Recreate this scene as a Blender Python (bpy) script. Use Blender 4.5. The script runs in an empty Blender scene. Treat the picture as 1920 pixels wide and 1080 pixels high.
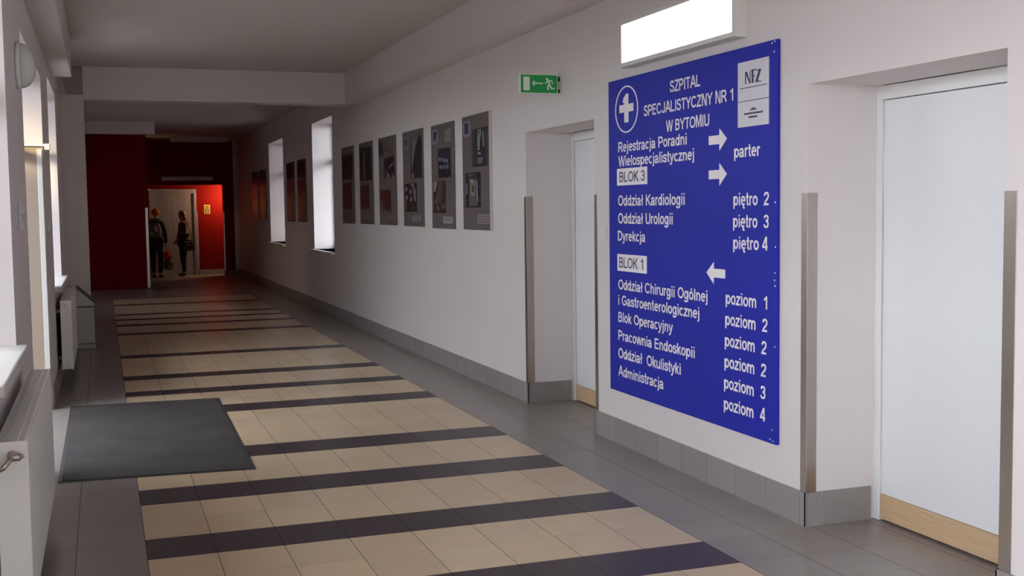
import bpy, bmesh, math, random
from mathutils import Vector, Matrix
random.seed(7)
C = bpy.context.scene.collection
SC = bpy.context.scene
PI = math.pi

# ---------------------------------------------------------------- camera
CAM_H = 1.687136
def add_camera():
    yaw, pitch, roll = math.radians(19.5979), math.radians(3.98222), math.radians(0.739694)
    f = Vector((math.sin(yaw)*math.cos(pitch), math.cos(yaw)*math.cos(pitch), -math.sin(pitch)))
    r = Vector((math.cos(yaw), -math.sin(yaw), 0)); dn = f.cross(r)
    c, s = math.cos(roll), math.sin(roll)
    r2 = c*r + s*dn; d2 = -s*r + c*dn
    cd = bpy.data.cameras.new('camera'); cd.sensor_width = 36; cd.lens = 2152.62/1920*36
    cd.clip_start = 0.05; cd.clip_end = 400
    co = bpy.data.objects.new('camera', cd); C.objects.link(co)
    m = Matrix((( r2.x, -d2.x, -f.x, 0), (r2.y, -d2.y, -f.y, 0), (r2.z, -d2.z, -f.z, CAM_H), (0, 0, 0, 1)))
    co.matrix_world = m
    SC.camera = co
add_camera()

# ---------------------------------------------------------------- world, sun, daylight through the windows
SKY = 12.0
w = bpy.data.worlds.new('World'); SC.world = w; w.use_nodes = True
bg = w.node_tree.nodes['Background']
bg.inputs[0].default_value = (0.90, 0.93, 1.0, 1); bg.inputs[1].default_value = SKY
def add_sun(d, strength, col, ang):
    l = bpy.data.lights.new('sun', 'SUN'); l.energy = strength; l.color = col; l.angle = math.radians(ang)
    o = bpy.data.objects.new('sun', l); C.objects.link(o)
    o.rotation_euler = Vector(d).to_track_quat('-Z', 'Y').to_euler()
add_sun((0.19, 1.0, -0.068), 4.0, (1.0, 0.70, 0.32), 3.0)
def portal(x, y0, y1, z0, z1, sgn):
    l = bpy.data.lights.new('portal', 'AREA'); l.shape = 'RECTANGLE'; l.size = z1-z0; l.size_y = y1-y0
    l.cycles.is_portal = True
    o = bpy.data.objects.new('window_portal', l); C.objects.link(o)
    o.location = (x, (y0+y1)/2, (z0+z1)/2)
    o.rotation_euler = (0, -sgn*PI/2, 0)   # points to +X for sgn 1
SC.view_settings.view_transform = 'Standard'; SC.view_settings.look = 'None'
SC.view_settings.gamma = 1; SC.view_settings.use_curve_mapping = False
SC.view_settings.exposure = 0.27
SC.cycles.max_bounces = 10; SC.cycles.diffuse_bounces = 6; SC.cycles.glossy_bounces = 4
SC.cycles.transparent_max_bounces = 12
SC.cycles.use_denoising = True
SC.cycles.sample_clamp_indirect = 6.0
SC.cycles.caustics_reflective = False; SC.cycles.caustics_refractive = False

# ---------------------------------------------------------------- materials
def srgb(r, g, b):
    f = lambda c: (c/255/12.92) if c/255 <= 0.04045 else ((c/255+0.055)/1.055)**2.4
    return (f(r), f(g), f(b))
def mat(name, col, rough=0.6, metal=0.0, var=0.05, scale=8.0, bump=0.0, bscale=60.0, spec=0.5, stretch=(1, 1, 1), emit=None, es=0, attr=False, coat=0.0):
    m = bpy.data.materials.new(name); m.use_nodes = True
    nt = m.node_tree; b = nt.nodes['Principled BSDF']
    b.inputs['Roughness'].default_value = rough; b.inputs['Metallic'].default_value = metal
    b.inputs['Specular IOR Level'].default_value = spec
    b.inputs['Coat Weight'].default_value = coat
    tc = nt.nodes.new('ShaderNodeTexCoord'); mp = nt.nodes.new('ShaderNodeMapping'); mp.inputs['Scale'].default_value = stretch
    nt.links.new(tc.outputs['Object'], mp.inputs['Vector'])
    n = nt.nodes.new('ShaderNodeTexNoise'); n.inputs['Scale'].default_value = scale; n.inputs['Detail'].default_value = 4
    nt.links.new(mp.outputs['Vector'], n.inputs['Vector'])
    mx = nt.nodes.new('ShaderNodeMix'); mx.data_type = 'RGBA'
    lo = [max(0, c*(1-var)) for c in col]; hi = [min(1, c*(1+var)) for c in col]
    mx.inputs[6].default_value = (*lo, 1); mx.inputs[7].default_value = (*hi, 1)
    nt.links.new(n.outputs['Fac'], mx.inputs[0])
    out = mx.outputs[2]
    if attr:
        a = nt.nodes.new('ShaderNodeAttribute'); a.attribute_name = 'tint'
        mm = nt.nodes.new('ShaderNodeMix'); mm.data_type = 'RGBA'; mm.blend_type = 'MULTIPLY'; mm.inputs[0].default_value = 1
        nt.links.new(out, mm.inputs[6]); nt.links.new(a.outputs['Color'], mm.inputs[7]); out = mm.outputs[2]
    nt.links.new(out, b.inputs['Base Color'])
    if bump:
        n2 = nt.nodes.new('ShaderNodeTexNoise'); n2.inputs['Scale'].default_value = bscale; n2.inputs['Detail'].default_value = 3
        nt.links.new(mp.outputs['Vector'], n2.inputs['Vector'])
        bp = nt.nodes.new('ShaderNodeBump'); bp.inputs['Strength'].default_value = bump; bp.inputs['Distance'].default_value = 0.004
        nt.links.new(n2.outputs['Fac'], bp.inputs['Height']); nt.links.new(bp.outputs['Normal'], b.inputs['Normal'])
    if emit:
        b.inputs['Emission Color'].default_value = (*emit, 1); b.inputs['Emission Strength'].default_value = es
    return m
def glass_mat():
    m = bpy.data.materials.new('window_glass'); m.use_nodes = True; nt = m.node_tree
    nt.nodes.remove(nt.nodes['Principled BSDF'])
    t = nt.nodes.new('ShaderNodeBsdfTransparent'); g = nt.nodes.new('ShaderNodeBsdfGlossy'); g.inputs['Roughness'].default_value = 0.02
    lw = nt.nodes.new('ShaderNodeLayerWeight'); lw.inputs['Blend'].default_value = 0.5
    pw = nt.nodes.new('ShaderNodeMath'); pw.operation = 'POWER'; pw.inputs[1].default_value = 5.0
    ma = nt.nodes.new('ShaderNodeMath'); ma.operation = 'MULTIPLY_ADD'; ma.inputs[1].default_value = 0.5; ma.inputs[2].default_value = 0.03
    nt.links.new(lw.outputs['Facing'], pw.inputs[0]); nt.links.new(pw.outputs[0], ma.inputs[0])
    mx = nt.nodes.new('ShaderNodeMixShader')
    nt.links.new(ma.outputs[0], mx.inputs[0]); nt.links.new(t.outputs[0], mx.inputs[1]); nt.links.new(g.outputs[0], mx.inputs[2])
    nt.links.new(mx.outputs[0], nt.nodes['Material Output'].inputs['Surface'])
    t.inputs[0].default_value = (0.93, 0.95, 0.95, 1)
    return m
M = {}
M['wall'] = mat('wall_paint', (0.70, 0.645, 0.64), 0.55, var=0.03, scale=1.5, bump=0.05, bscale=180)
M['ceiling'] = mat('ceiling_paint', (0.60, 0.545, 0.525), 0.8, var=0.03, scale=1.2)
M['red_lamplit'] = mat('lamplit_red_paint', (0.17, 0.0025, 0.0008), 0.7, var=0.06, scale=3, spec=0.1)  # copy of the red, tuned to the lamplit look of the lobby wall
M['red'] = mat('red_paint', (0.19, 0.002, 0.005), 0.75, var=0.08, scale=3, spec=0.12)
M['grey_tile'] = mat('grey_floor_tile', (0.245, 0.213, 0.198), 0.33, var=0.12, scale=5, attr=True, bump=0.02, bscale=90)
M['cream_tile'] = mat('cream_floor_tile', (0.58, 0.44, 0.295), 0.34, var=0.10, scale=4, attr=True, bump=0.02, bscale=90)
M['dark_tile'] = mat('dark_floor_tile', (0.042, 0.028, 0.034), 0.36, var=0.15, scale=6, attr=True, bump=0.02, bscale=90)
M['grout'] = mat('floor_grout', (0.05, 0.042, 0.04), 0.9, var=0.1, scale=30)
M['base_tile'] = mat('baseboard_tile', (0.27, 0.245, 0.24), 0.4, var=0.08, scale=5, attr=True)
M['base_grout'] = mat('baseboard_grout', (0.5, 0.47, 0.45), 0.9)
M['white_paint'] = mat('white_gloss_paint', (0.80, 0.80, 0.80), 0.3, var=0.02)
M['door_white'] = mat('white_door_laminate', (0.79, 0.80, 0.82), 0.35, var=0.015, scale=2)
M['wood'] = mat('pale_wood', (0.58, 0.40, 0.24), 0.5, var=0.22, scale=10, stretch=(1, 1, 9))
M['steel'] = mat('brushed_steel', (0.46, 0.40, 0.36), 0.28, metal=1.0, var=0.12, scale=14, stretch=(1, 1, 0.08))
M['lift_steel'] = mat('lift_door_steel', (0.36, 0.32, 0.32), 0.5, metal=0.6, var=0.30, scale=5, stretch=(3, 1, 0.03))
M['sign_blue'] = mat('sign_blue', (0.016, 0.024, 0.37), 0.5, var=0.06, scale=3, spec=0.2)
M['sign_white'] = mat('sign_white', (0.86, 0.82, 0.86), 0.5, var=0.02)
M['plate_white'] = mat('plate_white', (0.66, 0.64, 0.70), 0.4, var=0.02)
M['navy'] = mat('navy_ink', (0.03, 0.035, 0.10), 0.5)
M['green'] = mat('exit_green', (0.005, 0.22, 0.045), 0.35, var=0.05, emit=(0.005, 0.22, 0.045), es=0.12)
M['exit_white'] = mat('exit_white', (0.75, 0.78, 0.72), 0.4)
M['black'] = mat('black_plastic', (0.015, 0.014, 0.016), 0.4)
M['lamp_glow'] = mat('lit_diffuser', (0.9, 0.9, 0.9), 0.5, emit=(1.0, 0.99, 0.96), es=3.0)
M['lamp_body'] = mat('lamp_housing', (0.68, 0.67, 0.63), 0.4, var=0.02)
M['opal'] = mat('opal_glass', (0.62, 0.66, 0.62), 0.22, var=0.02, coat=0.3)
M['board'] = mat('photo_board_face', (0.13, 0.105, 0.103), 0.42, var=0.10, scale=4)
M['board_edge'] = mat('photo_board_edge', (0.62, 0.57, 0.56), 0.5)
M['mat'] = mat('mat_pile', (0.052, 0.046, 0.045), 0.9, var=0.5, scale=3, bump=0.5, bscale=300, spec=0.2)
M['mat_rim'] = mat('mat_rubber_rim', (0.035, 0.032, 0.036), 0.6)
M['rad'] = mat('radiator_enamel', (0.87, 0.89, 0.87), 0.3, var=0.02)
M['grille'] = mat('radiator_grille', (0.72, 0.71, 0.72), 0.3, metal=0.6)
M['dark_gap'] = mat('radiator_inside', (0.06, 0.055, 0.07), 0.8)
M['valve'] = mat('valve_nickel', (0.42, 0.37, 0.33), 0.3, metal=0.9)
M['bin'] = mat('bin_steel', (0.44, 0.43, 0.42), 0.45, metal=0.35, var=0.08, scale=12, stretch=(1, 1, 0.1))
M['bin_dark'] = mat('bin_dark_trim', (0.05, 0.045, 0.048), 0.45)
M['sill'] = mat('window_sill_stone', (0.72, 0.70, 0.68), 0.3, var=0.05, scale=6)
M['pvc'] = mat('window_frame_pvc', (0.75, 0.75, 0.74), 0.35, var=0.02)
M['leaf'] = mat('door_leaf_laminate', (0.40, 0.31, 0.25), 0.4, var=0.08, scale=3, stretch=(1, 1, 0.2))
M['plastic'] = mat('white_plastic', (0.72, 0.72, 0.70), 0.35, var=0.02)
M['glass'] = glass_mat()
M['ground'] = mat('outside_paving', (0.30, 0.29, 0.28), 0.9, var=0.15, scale=2)
M['gold'] = mat('notice_gold', (0.55, 0.38, 0.05), 0.4, var=0.1)
M['skin'] = mat('skin', (0.52, 0.30, 0.21), 0.5, var=0.06)
M['hair'] = mat('auburn_hair', (0.14, 0.045, 0.018), 0.45, var=0.4, scale=40, stretch=(1, 1, 0.2))
M['brown_cloth'] = mat('brown_jacket_cloth', (0.10, 0.045, 0.028), 0.8, var=0.25, scale=20, bump=0.3, bscale=40)
M['black_cloth'] = mat('black_cloth', (0.012, 0.010, 0.014), 0.8, var=0.3, scale=20, bump=0.3, bscale=40)
M['shoe'] = mat('shiny_black_leather', (0.015, 0.013, 0.015), 0.15, var=0.1)
M['orange_knit'] = mat('orange_knit', (0.50, 0.16, 0.02), 0.9, var=0.2, scale=40, bump=0.4, bscale=80)
M['scarf'] = mat('green_grey_scarf', (0.10, 0.11, 0.045), 0.9, var=0.2, scale=30, bump=0.4, bscale=80)
M['pack'] = mat('backpack_fabric', (0.07, 0.075, 0.07), 0.7, var=0.2, scale=20)
M['reflect'] = mat('reflective_strip', (0.80, 0.82, 0.82), 0.25, metal=0.3)
M['bag_red'] = mat('red_bag_plastic', (0.62, 0.05, 0.015), 0.3, var=0.2, scale=14)
M['bag_dark'] = mat('dark_bag_base', (0.10, 0.04, 0.02), 0.5, var=0.3, scale=14)
M['bag_orange'] = mat('orange_print', (0.95, 0.36, 0.03), 0.3)
# inks of the photo prints and of the reflections painted on the far boards
INK = {}
def ink(r, g, b):
    k = (r, g, b)
    if k not in INK: INK[k] = mat('board_ink', srgb(r, g, b), 0.3, var=0.12, scale=14)
    return INK[k]

# ---------------------------------------------------------------- mesh helpers
class MB:
    def __init__(s): s.v = []; s.f = []; s.m = []; s.c = []; s.sm = []
    def face(s, pts, mi=0, tint=1.0, smooth=False):
        i = len(s.v); s.v += [tuple(p) for p in pts]; s.f.append(tuple(range(i, i+len(pts)))); s.m.append(mi); s.c.append(tint); s.sm.append(smooth)
    def raw(s, vs, fs, mi=0, tint=1.0, smooth=False):
        i = len(s.v); s.v += [tuple(p) for p in vs]
        for f in fs: s.f.append(tuple(k+i for k in f)); s.m.append(mi); s.c.append(tint); s.sm.append(smooth)
    def box(s, x0, x1, y0, y1, z0, z1, mi=0, tint=1.0):
        if x0 > x1: x0, x1 = x1, x0
        if y0 > y1: y0, y1 = y1, y0
        if z0 > z1: z0, z1 = z1, z0
        v = [(x0,y0,z0),(x1,y0,z0),(x1,y1,z0),(x0,y1,z0),(x0,y0,z1),(x1,y0,z1),(x1,y1,z1),(x0,y1,z1)]
        s.raw(v, [(3,2,1,0),(4,5,6,7),(0,1,5,4),(1,2,6,5),(2,3,7,6),(3,0,4,7)], mi, tint)
    def prism(s, poly, fn, d0, d1, mi=0):
        """poly: list of 2-D points; fn(a, b, d) -> 3-D point; extruded from d0 to d1"""
        n = len(poly); v = [fn(a, b, d0) for a, b in poly] + [fn(a, b, d1) for a, b in poly]
        f = [tuple(range(n-1, -1, -1)), tuple(range(n, 2*n))] + [(i, (i+1) % n, n+(i+1) % n, n+i) for i in range(n)]
        s.raw(v, f, mi)
    def tube(s, pts, r, n=10, mi=0):
        pts = [Vector(p) for p in pts]; rings = []
        rr = r if isinstance(r, (list, tuple)) else [r]*len(pts)
        up = Vector((0.3, 0.2, 1)).normalized()
        for i, p in enumerate(pts):
            d = (pts[min(i+1, len(pts)-1)] - pts[max(i-1, 0)]).normalized()
            a = d.cross(up)
            if a.length < 1e-3: a = d.cross(Vector((1, 0, 0)))
            a.normalize(); b = d.cross(a)
            rings.append([p + rr[i]*(math.cos(2*PI*k/n)*a + math.sin(2*PI*k/n)*b) for k in range(n)])
        v = [q for g in rings for q in g]; f = []
        for i in range(len(pts)-1):
            for k in range(n): f.append((i*n+k, i*n+(k+1) % n, (i+1)*n+(k+1) % n, (i+1)*n+k))
        f.append(tuple(range(n-1, -1, -1))); f.append(tuple((len(pts)-1)*n+k for k in range(n)))
        s.raw(v, f, mi, smooth=True)
    def lathe(s, prof, fn, n=32, mi=0):
        """prof: (radius, height) list; fn(a, b, h) -> 3-D point"""
        v = []; f = []
        for r, h in prof:
            for k in range(n): v.append(fn(r*math.cos(2*PI*k/n), r*math.sin(2*PI*k/n), h))
        for i in range(len(prof)-1):
            for k in range(n): f.append((i*n+k, i*n+(k+1) % n, (i+1)*n+(k+1) % n, (i+1)*n+k))
        f.append(tuple(range(n-1, -1, -1))); f.append(tuple((len(prof)-1)*n+k for k in range(n)))
        s.raw(v, f, mi, smooth=True)
    def ellipsoid(s, c, r, n=20, m=12, mi=0, mod=None):
        prof = []; v = []; f = []
        for i in range(m+1):
            t = PI*i/m
            for k in range(n):
                d = Vector((math.sin(t)*math.cos(2*PI*k/n), math.sin(t)*math.sin(2*PI*k/n), math.cos(t)))
                sc = mod(d) if mod else 1
                v.append((c[0]+r[0]*d.x*sc, c[1]+r[1]*d.y*sc, c[2]+r[2]*d.z*sc))
        for i in range(m):
            for k in range(n): f.append((i*n+k, (i+1)*n+k, (i+1)*n+(k+1) % n, i*n+(k+1) % n))
        s.raw(v, f, mi, smooth=True)
    def build(s, name, mats, parent=None, bevel=0.0, fix=True):
        me = bpy.data.meshes.new(name); me.from_pydata(s.v, [], s.f)
        if not isinstance(mats, (list, tuple)): mats = [mats]
        for m in mats: me.materials.append(m)
        for p, mi, sm in zip(me.polygons, s.m, s.sm): p.material_index = mi; p.use_smooth = sm
        if any(c != 1.0 for c in s.c):
            a = me.color_attributes.new('tint', 'FLOAT_COLOR', 'CORNER')
            for p, c in zip(me.polygons, s.c):
                cc = c if isinstance(c, tuple) else (c, c, c)
                for li in p.loop_indices: a.data[li].color = (*cc, 1)
        elif any(m.node_tree.nodes.get('Attribute') for m in mats):
            a = me.color_attributes.new('tint', 'FLOAT_COLOR', 'CORNER')
            for d in a.data: d.color = (1, 1, 1, 1)
        if fix:
            bm = bmesh.new(); bm.from_mesh(me); bmesh.ops.remove_doubles(bm, verts=bm.verts, dist=1e-5)
            bmesh.ops.recalc_face_normals(bm, faces=bm.faces); bm.to_mesh(me); bm.free()
        me.update()
        o = bpy.data.objects.new(name, me); C.objects.link(o)
        if bevel:
            b = o.modifiers.new('bevel', 'BEVEL'); b.width = bevel; b.segments = 2; b.limit_method = 'ANGLE'; b.angle_limit = math.radians(40)
        if parent: attach(o, parent)
        return o
def attach(o, parent):
    o.parent = parent
    o.matrix_parent_inverse = Matrix.Translation(-Vector(parent.location))
def thing(name, loc, label, cat, group=None):
    o = bpy.data.objects.new(name, None); o.empty_display_size = 0.1; C.objects.link(o); o.location = loc
    return tag(o, label, cat, group)
def tag(o, label, cat, group=None):
    o['label'] = label; o['category'] = cat
    if group: o['group'] = group
    return o
def struct(o, label=None, cat=None):
    o['kind'] = 'structure'
    if label: o['label'] = label
    if cat: o['category'] = cat
    return o

# ---------------------------------------------------------------- room dimensions (metres)
W = 3.4287          # right wall plane
XL = -0.45          # left wall plane
CEIL = 3.56
X0 = 0.1537         # left edge of the striped field
T = 0.33            # tile width
Y_BACK, Y_FAR = -2.2, 31.3
SOFFIT_Z = 3.15
TH = 0.45

# ---------------------------------------------------------------- floor
STRIPES = [(-0.85,-0.49), (0.25,0.61), (1.35,1.72), (2.46,2.82), (3.56,3.93), (4.663,5.03), (5.766,6.132), (6.869,7.253), (7.985,8.374), (9.867,10.248),
           (11.029,11.335), (12.124,12.448), (13.988,14.293), (16.652,16.95), (17.98,18.27), (18.98,19.25), (19.94,20.20), (22.04,22.35)]
rows = []   # (y0, y1, is_stripe, striped_field)
y = Y_BACK
n = 4
for k in range(n):
    rows.append((Y_BACK+(STRIPES[0][0]-Y_BACK)*k/n, Y_BACK+(STRIPES[0][0]-Y_BACK)*(k+1)/n, False, True))
for i, (a, b) in enumerate(STRIPES):
    rows.append((a, b, True, True))
    nxt = STRIPES[i+1][0] if i+1 < len(STRIPES) else 23.75
    k = max(1, round((nxt-b)/0.37))
    for j in range(k): rows.append((b+(nxt-b)*j/k, b+(nxt-b)*(j+1)/k, False, True))
y = 23.75
while y < 33.0: rows.append((y, y+0.37, False, False)); y += 0.37
cols = [(-0.85,-0.506), (-0.506,-0.176), (-0.176,X0)] + [(X0+k*T, X0+(k+1)*T) for k in range(13)]
fl = MB()
fl.box(-0.9, 5.6, Y_BACK-0.1, 33.2, -0.12, -0.0015, 3)
G, H = 0.0016, 0.0007
for (a, b, st, field) in rows:
    for ci, (c, d) in enumerate(cols):
        if c > 3.9 and b < 30.5: continue
        inside = 3 <= ci <= 10
        mi = 0
        if field and inside: mi = 2 if st else 1
        t = random.uniform(0.93, 1.06); tint = (t*random.uniform(0.985, 1.015), t, t*random.uniform(0.98, 1.02))
        fl.face([(c+G, a+H, 0), (d-G, a+H, 0), (d-G, b-H, 0), (c+G, b-H, 0)], mi, tint)
struct(fl.build('floor', [M['grey_tile'], M['cream_tile'], M['dark_tile'], M['grout']], fix=False))
gr = MB(); gr.box(-60, -0.9, -40, 70, -0.4, -0.14); gr.box(-0.9, 4.3, -40, Y_BACK-0.1, -0.4, -0.14); gr.box(4.3, 60, -40, 29.9, -0.4, -0.14)
struct(gr.build('ground', M['ground']))
wo = MB(); wo.box(-4.75, -4.6, 4.4, 30, -0.14, 2.7); wo.box(-4.6, -1.4, 4.4, 4.6, -0.14, 2.5); wo.box(-2.3, -0.851, -2.2, 16.0, 3.12, 3.3); wo.box(-4.0, 16.0, -20.3, -20.0, -0.14, 7.2)  # unseen walls, overhang and far block added to cut sky and low sun
struct(wo.build('daylight_blocker', mat('blocker_render', (0.16, 0.14, 0.13), 0.9, var=0.15, scale=2)))
ob = thing('outside_blocker', (9.0, 28.0, -0.14), 'unseen added building outside, across the yard from the tall right windows', 'blocker')  # unseen box added to dim the daylight entering the right windows
b = MB(); b.box(8.0, 12.0, 16.5, 42.0, -0.14, 6.5); b.build('blocker_wall', mat('blocker_face', (0.24, 0.19, 0.19), 0.9, var=0.3, scale=3), ob)

# ---------------------------------------------------------------- walls with openings
def wall(name, xa, xb, y0, y1, ztop, openings, m):
    b = MB(); y = y0
    for (a, c, z0, z1) in sorted(openings):
        if a > y: b.box(xa, xb, y, a, 0, ztop)
        if z0 > 0: b.box(xa, xb, a, c, 0, z0)
        b.box(xa, xb, a, c, z1, ztop)
        y = c
    if y < y1: b.box(xa, xb, y, y1, 0, ztop)
    return struct(b.build(name, m, fix=False))
L_OPEN = [(-1.9,-0.6,0.98,2.95), (0.2,3.6,0.98,2.95), (5.05,6.60,0.98,2.95), (8.03,10.66,0.0,2.86), (12.0,14.02,0.98,3.02)]
R_OPEN = [(3.697,5.075,0.0,2.30), (7.79,9.235,0.0,2.33), (17.88,19.70,1.03,3.16), (23.04,25.07,1.03,3.13)]
wall('wall_left', -0.85, XL, Y_BACK, 26.8, CEIL, L_OPEN, M['wall'])
wall('wall_right', W, W+TH, Y_BACK, 30.95, CEIL, R_OPEN, M['wall'])
BK = (0.25, 3.25, 0.05, 3.0)    # glazed opening in the wall behind the camera
b = MB(); yb = Y_BACK-0.25
b.box(-0.85, BK[0], yb, Y_BACK, 0, CEIL); b.box(BK[1], W+TH, yb, Y_BACK, 0, CEIL); b.box(BK[0], BK[1], yb, Y_BACK, BK[3], CEIL); b.box(BK[0], BK[1], yb, Y_BACK, 0, BK[2])
struct(b.build('wall_back', M['wall'], fix=False))
f = MB(); t = 0.07
for xx in (BK[0], BK[0]+0.98, BK[1]-0.98-t, BK[1]-t): f.box(xx, xx+t, yb+0.05, yb+0.12, BK[2], BK[3])
for zz in (BK[2], 2.25, BK[3]-t): f.box(BK[0]+t, BK[1]-t, yb+0.055, yb+0.115, zz, zz+t)
o = struct(f.build('window_7', M['pvc']))
g = MB(); g.box(BK[0]+0.01, BK[1]-0.01, yb+0.08, yb+0.088, BK[2]+0.01, BK[3]-0.01); g.build('window_pane', M['glass'], o)
def back_portal():
    l = bpy.data.lights.new('portal', 'AREA'); l.shape = 'RECTANGLE'; l.size = BK[1]-BK[0]; l.size_y = BK[3]-BK[2]; l.cycles.is_portal = True
    q = bpy.data.objects.new('window_portal', l); C.objects.link(q); q.location = ((BK[0]+BK[1])/2, yb-0.05, (BK[2]+BK[3])/2); q.rotation_euler = (PI/2, 0, PI)
back_portal()
b = MB(); b.box(-0.9, 5.6, Y_BACK-0.25, 33.2, CEIL, CEIL+0.3); struct(b.build('ceiling', M['ceiling']))
# dropped beams along both long walls and across the hall
b = MB(); b.box(3.205, W, Y_BACK, 15.75, SOFFIT_Z, CEIL); struct(b.build('beam_right', M['wall']))
b = MB(); b.box(XL, -0.25, Y_BACK, 13.3, SOFFIT_Z, CEIL); struct(b.build('beam_left', M['ceiling']))
b = MB(); b.box(-0.165, W, 15.75, 16.1, SOFFIT_Z-0.01, CEIL); struct(b.build('beam_cross', M['wall']))
b = MB(); b.box(XL, -0.165, 15.75, 16.1, 0, 3.2); struct(b.build('column_left', M['wall']))
b = MB(); b.box(XL, 1.103, 25.0, 25.3, 3.315, CEIL); struct(b.build('beam_far', M['wall']))
# red block and the lift portal
b = MB(); b.box(-0.85, 0.975, 26.8, 33.0, 0, CEIL); struct(b.build('wall_red_block', M['red']))
b = MB()
b.box(0.975, 3.33, 31.3, 31.42, 2.40, CEIL); b.box(3.045, 3.33, 31.3, 31.42, 0, 2.40)
struct(b.build('wall_portal', M['red']))
b = MB(); b.box(0.975, 1.20, 32.1, 32.3, -0.05, 2.6); b.box(1.20, 2.42, 32.1, 32.3, 2.305, 2.6); b.box(2.42, 4.2, 32.1, 32.3, 0, 2.6)
struct(b.build('wall_lobby', M['red_lamplit']))
b = MB(); b.box(0.975, 4.2, 31.42, 32.3, 2.6, 2.7); struct(b.build('ceiling_lobby', M['red']))
b = MB(); b.box(3.33, 5.6, 31.3, 31.42, 0, CEIL); struct(b.build('wall_far', M['wall']))
b = MB(); b.box(5.5, 5.6, 29.7, 31.3, 0, CEIL); b.box(W+TH, 5.6, 29.6, 29.75, 0, CEIL); b.box(4.1, 4.2, 31.42, 32.1, 0, 2.6); struct(b.build('wall_side', M['wall']))

# ---------------------------------------------------------------- baseboards (tiles with pale joints)
def base_tiles(b, p0, p1, nrm, h=0.178, t=0.012, tile=0.33, start=0.0):
    p0, p1, nrm = Vector(p0), Vector(p1), Vector(nrm)
    d = (p1-p0); L = d.length; d.normalize()
    def seg(a, c, th, hh, mi, tint=1.0):
        q = [p0+d*a, p0+d*c, p0+d*c+nrm*th, p0+d*a+nrm*th]
        v = [(*x[:2], 0.0) for x in q] + [(*x[:2], hh) for x in q]
        b.raw(v, [(3,2,1,0),(4,5,6,7),(0,1,5,4),(1,2,6,5),(2,3,7,6),(3,0,4,7)], mi, tint)
    seg(0, L, t*0.75, h-0.002, 1)
    s = -start
    while s < L:
        a, c = max(0, s+0.0022), min(L, s+tile-0.0022)
        if c-a > 0.004: seg(a, c, t, h, 0, random.uniform(0.93, 1.07))
        s += tile
BASE = [M['base_tile'], M['base_grout']]
b = MB()
base_tiles(b, (W, Y_BACK, 0), (W, 3.709, 0), (-1,0,0))
base_tiles(b, (W, 5.063, 0), (W, 7.802, 0), (-1,0,0), start=0.28)
base_tiles(b, (W, 9.223, 0), (W, 30.95, 0), (-1,0,0), start=0.2)
base_tiles(b, (W-0.012, 5.075, 0), (W+0.40, 5.075, 0), (0,-1,0), start=0.22)
base_tiles(b, (W-0.012, 3.697, 0), (W+0.40, 3.697, 0), (0,1,0))
base_tiles(b, (W-0.012, 9.235, 0), (W+0.40, 9.235, 0), (0,-1,0))
base_tiles(b, (W-0.012, 7.79, 0), (W+0.40, 7.79, 0), (0,1,0))
struct(b.build('baseboard_right', BASE, fix=False))
b = MB()
for a, c in ((Y_BACK, 8.03), (10.66, 15.75)): base_tiles(b, (XL, a, 0), (XL, c, 0), (1,0,0))
base_tiles(b, (XL, 15.75, 0), (-0.165, 15.75, 0), (0,-1,0))
struct(b.build('baseboard_left', BASE, fix=False))
b = MB()
base_tiles(b, (2.44, 32.1, 0), (4.1, 32.1, 0), (0,-1,0), h=0.13)
base_tiles(b, (3.06, 31.3, 0), (3.9, 31.3, 0), (0,-1,0), h=0.13)
struct(b.build('baseboard_far', BASE, fix=False))

# ---------------------------------------------------------------- windows
def window(nm, side, a, c, z0, z1, sill=None, sill_front=None):
    """window unit deep in the wall: frame with a mullion and transom, panes, inner sill"""
    if side < 0: xa, xb, xg = -0.83, -0.765, -0.80
    else: xa, xb, xg = W+TH-0.085, W+TH-0.02, W+TH-0.05
    f = MB(); t = 0.065; ym = (a+c)/2; zt = z0+(z1-z0)*0.70
    f.box(xa, xb, a, c, z0, z0+t); f.box(xa, xb, a, c, z1-t, z1); f.box(xa, xb, a, a+t, z0+t, z1-t); f.box(xa, xb, c-t, c, z0+t, z1-t)
    f.box(xa, xb, ym-0.05, ym+0.05, z0+t, z1-t); f.box(xa, xb, a+t, ym-0.05, zt-0.05, zt+0.05); f.box(xa, xb, ym+0.05, c-t, zt-0.05, zt+0.05)
    o = struct(f.build(nm, M['pvc'], bevel=0.006))
    g = MB(); g.box(xg-0.004, xg+0.004, a+t-0.005, c-t+0.005, z0+t-0.005, z1-t+0.005); g.build('window_pane', M['glass'], o)
    if sill:
        s = MB(); s.box(*sill); s.build('window_sill', M['sill'], o, bevel=0.008)
    if side < 0: portal(-0.90, a, c, z0, z1, 1)
    else: portal(W+TH+0.05, a, c, z0, z1, -1)
    return o
window('window_1', -1, *L_OPEN[0], sill=(-0.765, -0.40, -1.95, -0.55, 0.955, 1.0))
window('window_2', -1, *L_OPEN[1], sill=(-0.765, -0.40, 0.15, 3.65, 0.955, 1.0))
window('window_3', -1, *L_OPEN[2], sill=(-0.765, -0.395, 5.03, 6.66, 0.945, 0.992))
window('window_4', -1, *L_OPEN[4], sill=(-0.765, -0.385, 11.85, 14.12, 0.93, 0.985))
window('window_5', 1, *R_OPEN[2], sill=(W-0.07, W+TH-0.085, 17.84, 19.80, 0.985, 1.03))
window('window_6', 1, *R_OPEN[3], sill=(W-0.07, W+TH-0.085, 23.0, 25.17, 0.985, 1.03))

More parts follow.
